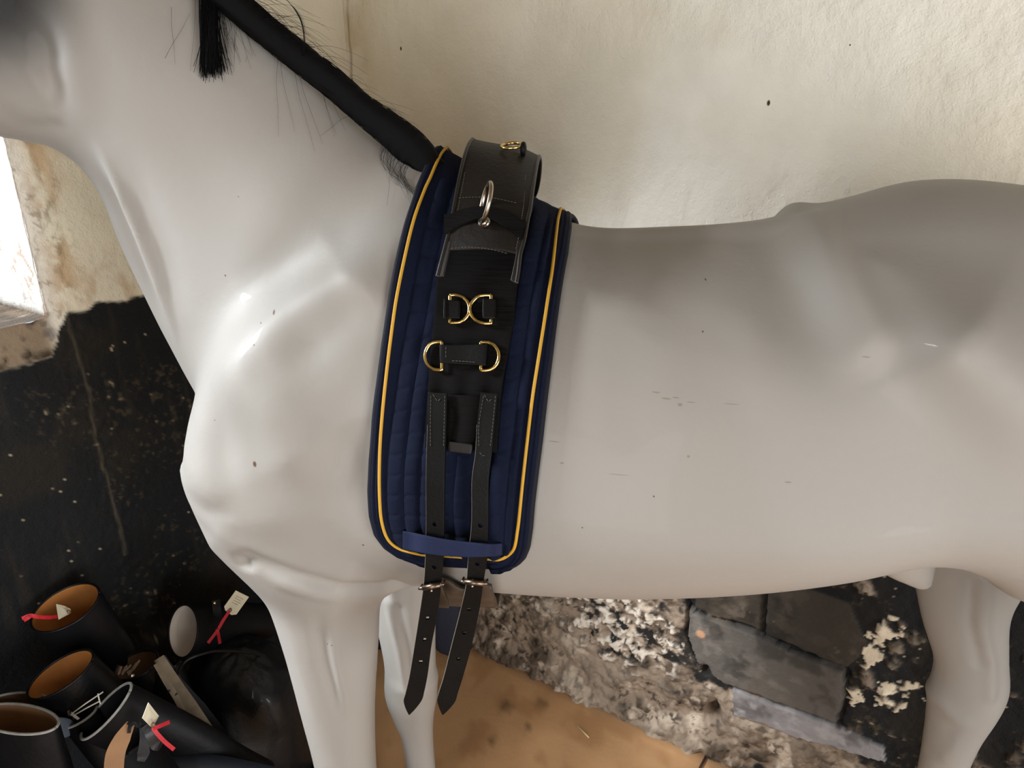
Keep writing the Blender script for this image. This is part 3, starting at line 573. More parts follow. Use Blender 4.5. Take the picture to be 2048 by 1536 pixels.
# ---------------------------------------------------------------- bands between two drawn edges
def lattice(Lp, Rp, off, nu, nv, top=False):
    a = st_list(Lp,off); b = st_list(Rp,off)
    if top: a[0,1] = b[0,1] = 90
    a = rs(np.c_[a[:,0],a[:,1]*.005],nv); b = rs(np.c_[b[:,0],b[:,1]*.005],nv); U = np.linspace(0,1,nu)[:,None]
    return a[None,:,0]*(1-U)+b[None,:,0]*U, (a[None,:,1]*(1-U)+b[None,:,1]*U)/.005
def band(name, Lp, Rp, off, m, parent, nu=20, nv=80, th=.003, top=False, mirror=False, bumpf=None):
    S1, T1 = lattice(Lp,Rp,off,nu,nv,top); o = off(S1,T1) if callable(off) else np.full(S1.shape,off)
    if bumpf is not None: o = o+bumpf(np.linspace(0,1,nu)[:,None],np.linspace(0,1,nv)[None,:])
    P = pol(S1,T1,o)
    if mirror:
        tf_ = T1[:,::-1][:,:-1]; of_ = o[:,::-1][:,:-1]; of_ = np.minimum(of_,OW+.006+(of_-OW-.006)*sstep(76,90,tf_)) if callable(off) else of_
        P = np.concatenate([pol(S1[:,::-1][:,:-1]-.045*sstep(90,60,tf_),180-tf_,of_),P],1)
    ob = newmesh(name,P.reshape(-1,3),grid_faces(nu,P.shape[1]),m,parent=None); fix_normals(ob); setparent(ob,parent)
    # make the outside face outwards
    s_ = ob.modifiers.new('t','SOLIDIFY'); s_.thickness = th; s_.offset = 0
    be = ob.modifiers.new('b','BEVEL'); be.width = min(.0012,th*.35); be.segments = 2; be.limit_method = 'ANGLE'
    return ob, P
M_leather = mat('black_leather', L(11,11,11), .48, var=.25, vscale=30, bump=.0004, bscale=220, spec=.14)
M_oldleather = mat('worn_dark_brown_leather', L(22,18,15), .5, var=.3, vscale=18, bump=.0005, bscale=160, spec=.25)
M_trim = mat('leather_edge_trim', L(24,21,19), .42, var=.2, vscale=40)
M_web = mat('black_ribbed_webbing', L(13,12,12), .85, bump=.0022, bscale=190, stretch=(.12,.12,1.6), spec=.1)
M_brass = mat('polished_brass', L(214,186,120), .22, metal=1, var=.08, vscale=60)
M_nickel = mat('tarnished_nickel', L(176,166,152), .25, metal=1, var=.12, vscale=50)
M_bronze = mat('tarnished_buckle_metal', L(120,104,92), .38, metal=1, var=.3, vscale=80)
M_stitch = mat('grey_stitching', L(74,70,64), .8)
M_cutedge = mat('raw_leather_edge', L(112,104,92), .7)
M_girth = mat('brown_girth_leather', L(66,54,44), .55, var=.35, vscale=35, bump=.0006, bscale=120)
sur = empty('surcingle', HO+np.array([0,0,1.25]), 'black webbing and leather surcingle with metal rings strapped over the navy pad', 'surcingle')
OW = PADOFF+.008
webL = [(925,330),(915,380),(905,440),(890,500),(874,560),(868,640),(862,700),(857,780),(853,840),(851,895)]
webR = [(1066,345),(1062,400),(1050,470),(1043,530),(1035,575),(1028,640),(1018,700),(1008,755),(1002,800),(998,850),(994,905)]
band('webbing_band',webL,webR,OW,M_web,sur,24,160,.003,True,True,lambda u,v: .0014*np.sin(u*19+1)*sstep(.55,.8,v))
def roll_off(s, t):                                                 # leather top stands up over the withers on its cushions
    s = np.asarray(s,float); t = np.asarray(t,float); k = sstep(22,74,t); return OW+.006+k*(.010+.034*sstep(-.10,.03,s))
lpL = [(924,330),(915,380),(906,430),(898,468),(889,503)]; lpR = [(1067,345),(1063,400),(1056,440),(1049,480),(1041,512)]
panel, PP = band('leather_panel',lpL,lpR,roll_off,M_oldleather,sur,24,70,.004,True,True)
band('cushion',[(932,334),(922,385),(913,435),(906,470)],[(1060,349),(1055,402),(1048,445),(1040,483)],lambda s,t: roll_off(s,t)-.010,M_leather,sur,16,40,.018,True,True)
# rolled trims down both sides of the panel
for P_, ex_ in ((lpL+[(881,532),(875,556)],0),(lpR+[(1037,545),(1033,569)],1)):
    st = st_list(P_,roll_off); st[0,1] = 90; st = catmull(st,10); o_ = roll_off(st[:,0],st[:,1])+.0015
    q1 = pol(st[:,0],st[:,1],o_); o2 = np.minimum(o_,OW+.006+(o_-OW-.006)*sstep(76,90,st[:,1])); q2 = pol(st[:,0]-.045*sstep(90,60,st[:,1]),180-st[:,1],o2)[::-1][:-1]
    tv = tubeV(np.vstack([q2,q1]),.0026,8); setparent(newmesh('edge_roll',*tv,M_trim),sur)
band('side_trim',[(893,480),(884,520),(876,556)],[(905,483),(896,520),(888,554)],lambda s,t: roll_off(s,t)+.001,M_trim,sur,6,20,.003)
band('side_trim',[(1036,480),(1030,520),(1021,562)],[(1048,482),(1043,525),(1034,569)],lambda s,t: roll_off(s,t)+.001,M_trim,sur,6,20,.003)
# stitching rows
def stitches(name, P, off, parent, step=.0042, ln=.0028, r=.00045, m=M_stitch):
    pts = np.array([sp(*p,off) for p in P]); L_ = np.linalg.norm(np.diff(pts,axis=0),axis=1).sum(); n = max(3,int(L_/step)); Q = rs(catmull(pts,8),n*6); parts = []
    for i in range(n-1): a = Q[i*6]; b = Q[i*6+4]; parts.append(tubeV(np.array([a,b]),r,5))
    return setparent(newmesh(name,*join(parts),m),parent)
ro = lambda s,t: roll_off(s,t)+.0026
stitches('stitching',[(918,396),(950,395),(985,396),(1015,402),(1040,408)],ro,sur)
stitches('stitching',[(903,497),(940,495),(985,500),(1022,510)],ro,sur)
stitches('stitching',[(930,345),(920,400),(911,450)],ro,sur); stitches('stitching',[(1051,350),(1047,410),(1038,470),(1030,505)],ro,sur)
# strap crossing the panel under the big ring
def ribbon_px(name, rows, m, parent, th=.0025, cutholes=None, nu=9, sub=6):
    # rows: (left point, right point) world positions
    Lr = catmull([r_[0] for r_ in rows],sub); Rr = catmull([r_[1] for r_ in rows],sub); U = np.linspace(0,1,nu)[:,None,None]; P = Lr[None]*(1-U)+Rr[None]*U
    Fc = grid_faces(nu,len(Lr))
    if cutholes is not None:
        c = P.reshape(-1,3)[Fc].mean(1); keep = np.ones(len(Fc),bool)
        for h, rr in cutholes: keep &= np.linalg.norm(c-h,axis=1) > rr
        Fc = Fc[keep]
    ob = newmesh(name,P.reshape(-1,3),Fc,m); setparent(ob,parent); s_ = ob.modifiers.new('t','SOLIDIFY'); s_.thickness = th; s_.offset = 0
    be = ob.modifiers.new('b','BEVEL'); be.width = .0006; be.segments = 2; be.limit_method = 'ANGLE'
    return ob, P
xo = lambda s,t: roll_off(s,t)+.004
rows = [(sp(888,462,xo),sp(889,430,xo)),(sp(893,468,xo),sp(900,430,xo)),(sp(920,452,xo),sp(925,420,xo)),(sp(950,440,lambda s,t: xo(s,t)+.003),sp(953,415,lambda s,t: xo(s,t)+.003)),(sp(978,438,lambda s,t: xo(s,t)+.003),sp(984,415,lambda s,t: xo(s,t)+.003)),(sp(1005,452,xo),sp(1014,424,xo)),(sp(1028,466,xo),sp(1040,440,xo)),(sp(1041,478,xo),sp(1052,448,xo))]
ribbon_px('ring_strap',rows,M_web,sur,.003)
def frame(px, py, off):
    p = sp(px,py,off); ex = sp(px+8,py,off)-sp(px-8,py,off); ey = sp(px,py+8,off)-sp(px,py-8,off); ppx = (np.linalg.norm(ex)+np.linalg.norm(ey))/32
    ex = ex/np.linalg.norm(ex); ey = ey-ex*(ey@ex); ey /= np.linalg.norm(ey); n = np.cross(ey,ex)*-1
    if n@(CAM-p) < 0: n = -n
    return p, ex, ey, n, ppx
def circle(c, a, b, r, n=48, full=2*math.pi, t0=0, closed=True):
    t = t0+np.linspace(0,full,n); return np.array([c+a*r*math.cos(x)+b*r*math.sin(x) for x in t])
def torusV(c, a, b, r, rr, n=56, k=12):
    V = []; nn = np.cross(a,b); nn /= np.linalg.norm(nn)
    for i in range(n):
        t = 2*math.pi*i/n; d = a*math.cos(t)+b*math.sin(t)
        for j in range(k): f = 2*math.pi*j/k; V.append(c+d*(r+rr*math.cos(f))+nn*rr*math.sin(f))
    return np.array(V), [(i*k+j,((i+1)%n)*k+j,((i+1)%n)*k+(j+1)%k,i*k+(j+1)%k) for i in range(n) for j in range(k)]
def ball(c, r, ax=(1,1,1), nu=16, nv=10, E3=None):
    E3 = E3 or (np.array([1,0,0]),np.array([0,1,0]),EZ); V = []; 
    for i in range(nv+1):
        p = math.pi*i/nv
        for j in range(nu): t = 2*math.pi*j/nu; V.append(np.array(c)+r*(E3[0]*ax[0]*math.sin(p)*math.cos(t)+E3[1]*ax[1]*math.sin(p)*math.sin(t)+E3[2]*ax[2]*math.cos(p)))
    return np.array(V), [(i*nu+j,i*nu+(j+1)%nu,(i+1)*nu+(j+1)%nu,(i+1)*nu+j) for i in range(nv) for j in range(nu)]
# the large ring on its boss
p, ex, ey, nn, ppx = frame(966,448,ro)
a = -ey*math.cos(.25)+ex*math.sin(.25); a = a*.88+nn*.48; a /= np.linalg.norm(a); b = nn*.78+ex*.60+ey*.30; b -= a*(b@a); b /= np.linalg.norm(b)
rg = .0235; boss_p = p+nn*.006
ring = setparent(newmesh('terret_ring',*torusV(boss_p+a*rg*.95+b*.002,a,b*1.0,rg,.0030),M_nickel),sur); tag(ring,'large tarnished silver-coloured ring standing up from the leather top')
setparent(newmesh('ring_boss',*join([ball(p+nn*.003+ex*.003,.0085,(1,.9,.6),E3=(ex,ey,nn)),ball(p+nn*.007+ex*.004+ey*.003,.0052,(1,1,.9),E3=(ex,ey,nn))]),M_nickel),sur)
# the small brass ring on top
pt = pol(np.array(px2st(1030,345,roll_off)[0]),np.array(86.),roll_off(.0,90)+.006); ax_, bx_ = HS*.97+EZ*.05, HN*.9+EZ*.18
tr = setparent(newmesh('top_ring',*torusV(pt+np.array([0,0,.010])-HS*.012,ax_,bx_,.0140,.0022),M_brass),sur)
setparent(newmesh('ring_loop',*torusV(pt+HS*.004+np.array([0,0,.006]),EZ,HN,.0062,.0035,24,8),M_leather),sur)
# D rings and their leather tabs
def pxtube(name, P, off, r, m, parent, k=10, closed=False):
    Q = catmull([sp(*p,off) for p in P],6); return setparent(newmesh(name,*tubeV(Q,r,k),m),parent)
def dring(flat_x, arc_x, y0, y1, off):
    P = [(flat_x,y0)]; cy = (y0+y1)/2; ry = (y1-y0)/2
    for t in np.linspace(90,-90,11): P.append((flat_x+(arc_x-flat_x)*(.28+.72*math.cos(R(t))),cy-ry*math.sin(R(t))))
    P += [(flat_x,y1)]
    Q = np.array([sp(*p,off) for p in P]); Q = np.vstack([Q,Q[:1]]); return setparent(newmesh('d_ring',*tubeV(rs(Q,70),.0023,10),M_brass),sur)
OD = OW+.007
dring(900,939,591,646,OD); dring(982,940,591,647,OD)
band('ring_tab',[(891,600),(890,618),(890,638)],[(920,602),(921,618),(920,638)],OW+.009,M_leather,sur,8,10,.005); band('ring_tab',[(966,598),(965,618),(966,638)],[(991,599),(992,618),(991,638)],OW+.009,M_leather,sur,8,10,.005)
band('ring_tab',[(888,598),(887,618),(887,639)],[(893,598),(893,618),(893,639)],OW+.012,M_leather,sur,4,10,.003)
dring(884,850,684,740,OD); dring(962,998,685,741,OD)
band('leather_keeper',[(880,690),(880,708),(881,727)],[(975,689),(974,708),(972,732)],OW+.0095,M_leather,sur,16,12,.004,bumpf=lambda u,v: .0008*np.cos(u*6.28*1.0)+v*0)
stitches('stitching',[(892,694),(892,710),(892,724)],OW+.0122,sur); stitches('stitching',[(905,722),(930,723),(958,726)],OW+.0125,sur)
# hanging fold of webbing with a leather end
band('webbing_fold',[(893,790),(908,810),(914,835),(908,862),(901,888)],[(962,792),(960,820),(956,850),(950,875),(945,893)],OW+.004,M_web,sur,10,30,.003,bumpf=lambda u,v: .003*np.sin(u*3.14)+v*0)
band('webbing_end',[(899,882),(898,893),(899,903)],[(946,888),(946,898),(944,908)],OW+.008,M_oldleather,sur,8,6,.006)
# billet straps: lie on the pad, then hang free past the girth buckles
def nstrap(px, py, n): p = hhit(px,py,n); return hw(p[0],n,p[2])
def billet(Lp, Rp, tip, holes, offs, ndrop):
    rows = []; last = None; NB = 1100
    for (a, b) in zip(Lp,Rp):
        if (a[1]+b[1])/2 <= NB: pa, pb = sp(*a,offs), sp(*b,offs); last = ((pa+pb)/2-HO)@HN; rows.append((pa,pb))
        else:
            y = (a[1]+b[1])/2; n = last+ndrop*sstep(NB,1290,y)*1.0+.0*y; rows.append((nstrap(*a,n),nstrap(*b,n)))
    n = last+ndrop; t = nstrap(*tip,n); e = rows[-1]; rows.append((e[0]*.45+t*.55+(e[0]-e[1])*.06,e[1]*.45+t*.55+(e[1]-e[0])*.06)); rows.append((t+(e[0]-e[1])*.03,t-(e[0]-e[1])*.03))
    H = []
    for h in holes:
        H.append(((sp(*h,offs) if h[1] <= NB else nstrap(*h,last+ndrop*sstep(NB,1290,h[1]))),.0028))
    ob, P = ribbon_px('billet_strap',rows,M_leather,sur,.0032,H,nu=19,sub=22)
    e0 = catmull([r_[0] for r_ in rows[1:-2]],8)+EZ*.0; setparent(newmesh('cut_edge',*tubeV(e0,.00095,6),M_cutedge),sur)
    ed = [catmull([r_[k] for r_ in rows],8) for k in (0,1)]
    return ob, last, H
OB = OW+.012
bl1 = billet([(857.6,785),(856,850),(853.5,950),(853.5,1040),(852.5,1090),(851,1130),(848,1170),(841,1220),(830,1290),(820,1350),(812,1385),(808,1400)],
             [(894.5,787),(893,850),(890,950),(889.5,1040),(888,1090),(886,1130),(882,1170),(876.5,1220),(863,1290),(855,1350),(848,1385),(844,1399)],(819,1428),[(870,1048),(869,1133),(856,1235),(849,1277),(842,1323)],OB,.012)
bl2 = billet([(962,785),(955,850),(952,905),(945,960),(944.5,1040),(940,1090),(937,1120),(932.8,1170),(921.8,1220),(904,1290),(889,1350),(879,1382),(875,1398)],
             [(996,788),(989,850),(984,905),(978,960),(977,1040),(975.5,1090),(974,1120),(966,1170),(958.8,1220),(943.7,1290),(927,1350),(916,1385),(911,1401)],(886,1428),[(961,1050),(955,1127),(938,1218),(929,1264),(917,1317)],OB,.012)
for x0,x1,x2,x3 in ((862,861,890,887),(967,958,991,980)):
    stitches('stitching',[(x0,792),(x1,850),(x1,900)],OB+.0022,sur,r=.0004); stitches('stitching',[(x2,792),((x2+x3)/2,850),(x3,900)],OB+.0022,sur,r=.0004)
stitches('stitching',[(969,790),(978,803),(987,790)],OB+.0022,sur); stitches('stitching',[(866,789),(876,802),(886,789)],OB+.0022,sur); stitches('stitching',[(960,905),(968,912),(976,905)],OB+.0022,sur)
# loop of webbing on the pad holding both straps
lo = [(sp(x,y0,o_),sp(x,y1,o_)) for x,y0,y1,o_ in ((806,1062,1098,PADOFF+.006),(825,1065,1101,PADOFF+.009),(850,1070,1106,OB+.006),(890,1078,1111,OB+.007),(930,1083,1113,OB+.006),(970,1087,1113,OB+.007),(992,1087,1111,PADOFF+.012),(1004,1086,1108,PADOFF+.006))]
ribbon_px('strap_loop',lo,M_loop,pad,.0022)
# ---------------------------------------------------------------- girth under the belly with two buckles
gir = empty('girth', HO+np.array([0,0,.95]), 'brown leather girth passing under the belly, buckled to the ends of the two black straps', 'girth')
sA, tA = px2st(884,1187,.008); sB, tB = px2st(984,1176,.008); sA2 = hhit(880,1200,-.12)[0]; sB2 = hhit(985,1200,-.12)[0]
tt = np.linspace(max(tA,tB)+2,-99.9,30); U = np.linspace(0,1,16)[:,None]; k_ = sstep(0,1,np.linspace(0,1,30))[None,:]
Sg = (sA*(1-k_)+sA2*k_)*(1-U)+(sB*(1-k_)+sB2*k_)*U; Tg = np.broadcast_to(tt[None,:],Sg.shape)+(U-.5)*0+6*np.exp(-((U-.5)/.16)**2)*(-1)*(1-sstep(0,.4,np.linspace(0,1,30))[None,:])
Pg = pol(Sg,Tg,.009+.022*sstep(-38,-62,Tg)); 
def mirn(P): n = (P-HO)@HN; return P-2*n[...,None]*HN
Pall = np.concatenate([Pg,mirn(Pg)[:,::-1]],1)
gb = newmesh('girth_band',Pall.reshape(-1,3),grid_faces(16,Pall.shape[1]),M_girth); setparent(gb,gir); s_ = gb.modifiers.new('t','SOLIDIFY'); s_.thickness = .006; s_.offset = 0
def buckle(xl, yl, xr, yr, nb, tongue, tail):
    A = nstrap(xl,yl,nb-.008); B = nstrap(xr,yr,nb-.008); x = (B-A); wl = np.linalg.norm(x); x = x/wl; back = HN*.9-EZ*.35; back -= x*(back@x); back /= np.linalg.norm(back)
    g = empty('x',(0,0,0),None,None); COL.objects.unlink(g); bpy.data.objects.remove(g)
    dn = np.cross(x,back); dn = dn if dn[2] < 0 else -dn
    parts = [tubeV(np.array([A-x*.002,A+x*.002,B-x*.002,B+x*.002]),[.0016,.0026,.0026,.0016],10)]
    fr_ = setparent(newmesh('buckle',*join(parts+[tubeV(np.array([A,A+back*.010-dn*.002,A+back*.016+dn*.002,B+back*.016+dn*.002,B+back*.010-dn*.002,B]),.0016,8)]),M_bronze),gir)
    sl = newmesh('roller',*tubeV(np.array([A+x*wl*.12,B-x*wl*.12]),.0035,12),M_bronze,parent=fr_); pass
    T = nstrap(*tongue,nb-.007); newmesh('tongue',*tubeV(np.array([T-dn*.012+back*.008,T-dn*.004,T+dn*.002]),[.0012,.0014,.0018],8),M_brass,parent=fr_)
    newmesh('tongue_tip',*ball(T-back*.001+dn*.001,.0020),M_nickel,parent=fr_)
buckle(840,1177,886,1168,bl1[1]+.004,(863,1179),None)
buckle(924,1163,972,1167,bl2[1]+.004,(945,1170),None)
# short leather chapes joining buckles to the girth
for (xa,ya,xb,yb,nb,xc,yc,xd,yd) in ((846,1172,882,1168,bl1[1],866,1196,896,1200),(932,1166,976,1170,bl2[1],944,1196,986,1196)):
    rows = [(nstrap(xa,ya,nb+.008),nstrap(xb,yb,nb+.008)),(nstrap((xa+xc)/2,(ya+yc)/2,nb+.02),nstrap((xb+xd)/2,(yb+yd)/2,nb+.02)),(nstrap(xc,yc,nb+.04),nstrap(xd,yd,nb+.04)),(nstrap(xc+2,yc+16,nb+.06),nstrap(xd+2,yd+14,nb+.06))]
    ribbon_px('chape',rows,M_girth,gir,.004)
# ---------------------------------------------------------------- mane, tuft, loose hairs
M_hair = mat('black_hair', L(9,9,10), .7, spec=.1)
crest = [(300,-120),(380,-62),(440,-18),(475,12),(530,60),(600,116),(670,170),(732,224),(796,272),(838,312),(862,346),(876,372)]
def hp(px, py, n): q = hhit(px,py,n); return hw(*q)
def onhorse(px, py, off=.003):
    d = Vector(ray(px,py)); h = BVH_H.ray_cast(Vector(CAM),d); 
    return np.array(h[0])+np.array(h[1])*off if h[0] else hp(px,py,-.03)
C_ = rs(catmull([hp(x,y,-.035) for x,y in crest],12),160)
rad = np.interp(np.linspace(0,1,160),[0,.15,.4,.7,.85,1],[.021,.0205,.0195,.0195,.024,.024])
Tn = np.gradient(C_,axis=0); Tn /= np.linalg.norm(Tn,axis=1)[:,None]; V = []; K = 20
for i in range(160):
    sd = np.cross(Tn[i],HN); sd /= np.linalg.norm(sd); ot = np.cross(sd,Tn[i])
    for j in range(K):
        t = 2*math.pi*j/K; br = 1+.035*math.cos(i*.9+(1 if math.cos(t)>0 else -1)*1.5+math.sin(i*.23)*1.2)*abs(math.cos(t))-.07*math.exp(-(math.sin(t)<0)*(math.cos(t)/.18)**2)*(math.sin(t)<0)
        V.append(C_[i]+rad[i]*br*(sd*math.cos(t)+ot*math.sin(t)*.8))
Fm = grid_faces(160,K)[:0].tolist()+[(i*K+j,i*K+(j+1)%K,(i+1)*K+(j+1)%K,(i+1)*K+j) for i in range(159) for j in range(K)]+[tuple(range(K)),tuple(159*K+j for j in range(K))]
mane = setparent(newmesh('plaited_mane',np.array(V),Fm,M_hair),horse); fix_normals(mane); tag(mane,'black mane bound in a long plait along the crest')
rh = random.Random(7)
def hairs(name, specs, parent, r=.00042, k=3):
    parts = []
    for P in specs: parts.append(tubeV(catmull(P,5),np.linspace(r,r*.45,(len(P)-1)*5+1),k))
    return setparent(newmesh(name,*join(parts),M_hair),parent)
hs_ = []
for i in range(260):
    a = rh.randrange(0,150); n_ = rh.randrange(10,34); t0 = rh.uniform(-.4,3.6); idx = np.arange(a,min(159,a+n_),3)
    if len(idx) < 3: continue
    P_ = []
    for q_, ii_ in enumerate(idx):
        sd = np.cross(Tn[ii_],HN); sd /= np.linalg.norm(sd); ot = np.cross(sd,Tn[ii_]); t = t0+q_*.10; P_.append(C_[ii_]+rad[ii_]*(1.0+.03*math.sin(q_))*(sd*math.cos(t)+ot*math.sin(t)*.8))
    hs_.append(P_)
    t0 = 0
tag(hairs('mane_strands',hs_,horse,.0006,3),kind='stuff')
# combed-out tuft hanging on the neck: two locks
tf = []
for base, tipx, wid, n_ in ((405,411,4,70),(425,428,12,150),(412,436,9,70)):
    for i in range(n_):
        g = rh.gauss(0,1); x0 = base+rh.gauss(0,5); y1 = 162+rh.gauss(0,5)-abs(rh.gauss(0,16))-abs(g)*3; x1 = tipx+g*wid; o = .004+.008*rh.random()
        tf.append([onhorse(x0-2,-60,o+.01),onhorse(x0,0,o+.006),onhorse(x0*.6+x1*.4,55,o+.004),onhorse(x0*.25+x1*.75,110,o),onhorse(x1,y1,o)])
tu = hairs('mane_tuft',tf,horse,.0006,4); tag(tu,'straight black lock hanging loose down the neck',kind='stuff')
st_ = []
for i in range(46):
    x0 = 430+rh.gauss(0,25); st_.append([onhorse(x0,-20,.008),onhorse(x0+rh.gauss(8,10),50,.006),onhorse(x0+rh.gauss(18,22),100+rh.random()*55,.004)])
for (a,b,c,d) in ((553,115,558,275),(556,118,590,265),(583,140,630,305),(590,140,645,290),(635,170,672,272),(650,180,690,265),(670,185,705,240),(640,175,668,275),(700,230,640,275),(345,20,352,130),(335,120,380,30),(787,310,775,415)):
    st_.append([onhorse(a,b,.008),onhorse((a*2+c)/3-2,(b*2+d)/3,.005),onhorse((a+c*2)/3,(b+d*2)/3,.003),onhorse(c,d,.003)])
for i in range(34):                                                  # frizz under the lower end of the plait
    a = rh.random(); x0, y0 = 765+a*55, 290+a*45; st_.append([onhorse(x0,y0,.006),onhorse(x0-8+rh.gauss(0,4),y0+22,.004),onhorse(x0+rh.gauss(4,5),y0+45,.003),onhorse(x0+26+rh.gauss(0,8),y0+62+rh.random()*20,.003)])
for i in range(120):                                                 # flyaway hairs above the plait
    t = rh.random()**1.4; a = np.array([470,-10])*(1-t)+np.array([760,225])*t; L_ = rh.uniform(60,170)*(1-.4*t); an = rh.uniform(.15,.95); dx, dy = math.cos(an)*L_, math.sin(an)*L_
    lift = rh.uniform(4,26)*(1-.6*t); n = -.04+rh.gauss(0,.012); st_.append([hp(a[0],a[1],n),hp(a[0]+dx*.35+lift*.4,a[1]+dy*.35-lift,n),hp(a[0]+dx*.7+lift*.3,a[1]+dy*.7-lift*.8,n),hp(a[0]+dx,a[1]+dy-lift*.2,n)])
for i in range(16):                                                  # the big stray loop
    j = rh.gauss(0,3); st_.append([hp(540+j,-30,-.05),hp(578+j,5+j,-.05),hp(601+j*.7,35,-.05),hp(609+j*.5,70,-.05),hp(607+rh.gauss(0,2),112,-.05)])
tag(hairs('loose_hairs',st_,horse,.00024),kind='stuff')
# small lock under the plait
lk = [[onhorse(672+rh.gauss(0,3),188+rh.gauss(0,3),.006),onhorse(690+rh.gauss(0,2),212+rh.gauss(0,1.5),.005),onhorse(717+rh.gauss(0,1.5),245+rh.gauss(0,1.5),.004)] for i in range(40)]
tag(hairs('mane_wisp',lk,horse,.0006),kind='stuff')
# ---------------------------------------------------------------- boots and straps heaped against the window wall
def wq(px, py, d): return hit_plane(px,py,CN+DB*d,DB)              # picture point at a distance d in front of the left wall
M_boot = mat('black_boot_leather', L(16,16,19), .40, var=.3, vscale=14, bump=.0012, bscale=22, bump2=(.0004,160), coat=.05, spec=.3)
M_boot2 = mat('black_brushed_leather', L(14,14,16), .55, var=.3, vscale=20, bump=.0010, bscale=30, bump2=(.0004,140), spec=.2)
M_navy = mat('dark_navy_leather', L(30,35,46), .5, var=.25, vscale=16, bump=.0008, bscale=60)
M_sole = mat('dark_rubber_sole', L(26,24,22), .8, var=.2, vscale=40)
M_tan = mat('tan_leather_lining', L(172,112,54), .6, var=.22, vscale=14, bump=.0006, bscale=70)
M_tan2 = mat('pale_brown_lining', L(140,104,70), .7, var=.22, vscale=12, bump=.0006, bscale=70)
M_brownl = mat('brown_lining', L(112,84,64), .6, var=.2, vscale=18, bump=.0005, bscale=80)
M_whitel = mat('white_cloth_lining', L(196,184,172), .85, var=.12, vscale=12, bump=.002, bscale=16)
M_cord = mat('silver_grey_edge_cord', L(150,150,146), .5, var=.2, vscale=60)
M_tagc = mat('cream_card', L(222,214,188), .8, var=.05, vscale=60)
M_red = mat('red_ribbon', L(186,22,40), .55, var=.15, vscale=90, bump=.0004, bscale=300)
M_ink = mat('faded_pencil_marks', L(150,146,132), .9)
M_greystrap = mat('worn_grey_brown_strap', L(124,110,90), .7, var=.3, vscale=30, dots=[(60,.30,L(34,32,28),.60)], bump=.0012, bscale=50)
def unit(v): v = np.array(v,float); return v/np.linalg.norm(v)
def loftE(P, A, B, ra, rb, K=40, cap0=False, cap1=False, rev=False):
    V = []
    for i in range(len(P)):
        for j in range(K): t = 2*math.pi*j/K; V.append(P[i]+A[i]*ra[i]*math.cos(t)+B[i]*rb[i]*math.sin(t))
    Fc = [(i*K+j,i*K+(j+1)%K,(i+1)*K+(j+1)%K,(i+1)*K+j) for i in range(len(P)-1) for j in range(K)]
    if cap0: Fc.append(tuple(range(K)))
    if cap1: Fc.append(tuple((len(P)-1)*K+j for j in range(K)))
    return np.array(V), Fc
def boot(label, O, axis, toe, ra=.066, rb=.058, length=.40, lining=M_tan, leather=M_boot, rim=None, flat=1.0, lie=False, slump=.0, group=None, foot=True, wob=.004, name='riding_boot', cat='boot', depth=.6, seed=1, lipcut=.0):
    """riding boot: O centre of the opening, axis down the shaft, toe the way the foot points"""
    O = np.array(O,float); ax = unit(axis); tx = np.array(toe,float); tx = unit(tx-ax*(tx@ax)); bx = np.cross(ax,tx); rg_ = np.random.RandomState(seed)
    n = 26; zz = np.linspace(0,length,n); P = np.array([O+ax*z+tx*slump*math.sin(z/length*3.1) for z in zz])
    k = zz/length; a_ = ra*(1-.06*k-.22*sstep(.35,.95,k))*flat**.0; b_ = rb*flat*(1-k)+rb*.80*k
    # fold ripples of the leather
    rip = 1+wob*10*np.sin(zz*70+seed)*.12*sstep(.5,.9,k)
    A = np.repeat(tx[None],n,0); B = np.repeat(bx[None],n,0); Pl, Al, Bl, ral, rbl = list(P),list(A),list(B),list(a_*rip),list(b_*rip)
    if foot:
        end = P[-1]
        for f in np.linspace(0,1,14)[1:]:
            ang = R(78)*min(1,f*2.2); d = ax*math.cos(ang)+tx*math.sin(ang); up = tx*math.cos(ang)-ax*math.sin(ang)
            end = end+d*(.022 if f < .4 else .021); Pl.append(end); Al.append(up); Bl.append(bx)
            r1 = .054*(1-.35*sstep(.2,.9,f))*(1 if f<.93 else .55); r2 = .045*(1 if f<.8 else 1-.9*(f-.8)/.2*.7); ral.append(r1); rbl.append(r2)
    V, Fc = loftE(np.array(Pl),np.array(Al),np.array(Bl),np.array(ral),np.array(rbl),44,cap1=True)
    # leather thickness: drop of the rim at the back (cut-out) 
    t = empty(name, O, label, cat, group)
    sh = newmesh('shaft',V,Fc,leather); fix_normals(sh); setparent(sh,t)
    m = int(n*depth); Vi, Fi = loftE(P[:m]+ax*.0005,A[:m],B[:m],(a_*rip)[:m]-.0035,(b_*rip)[:m]-.0035,44,cap1=True)
    li = newmesh('lining',Vi,Fi,lining); fix_normals(li); li.data.flip_normals(); setparent(li,t)
    rimP = np.array([O+tx*(ra-.0018)*math.cos(x)+bx*(rb*flat-.0018)*math.sin(x) for x in np.linspace(0,2*math.pi,64)])
    setparent(newmesh('rim_edge',*tubeV(rimP,.0026,8),rim or leather),t)
    if foot:
        heel = P[-1]+ax*.055; sole = []
        V2, F2 = boxV(heel-tx*.012+ax*.012,tx,bx,ax,.06,.062,.022); ho = newmesh('heel',V2,F2,M_sole,smooth=False); fix_normals(ho); setparent(ho,t)
    return t, (O,ax,tx,bx)
boxo = empty('storage_box', CN+DL*1.32+DB*.235, 'low black wooden box against the window wall, hidden under the heap of boots','box')
bp_ = CN+DL*1.33+DB*.235
pr = []
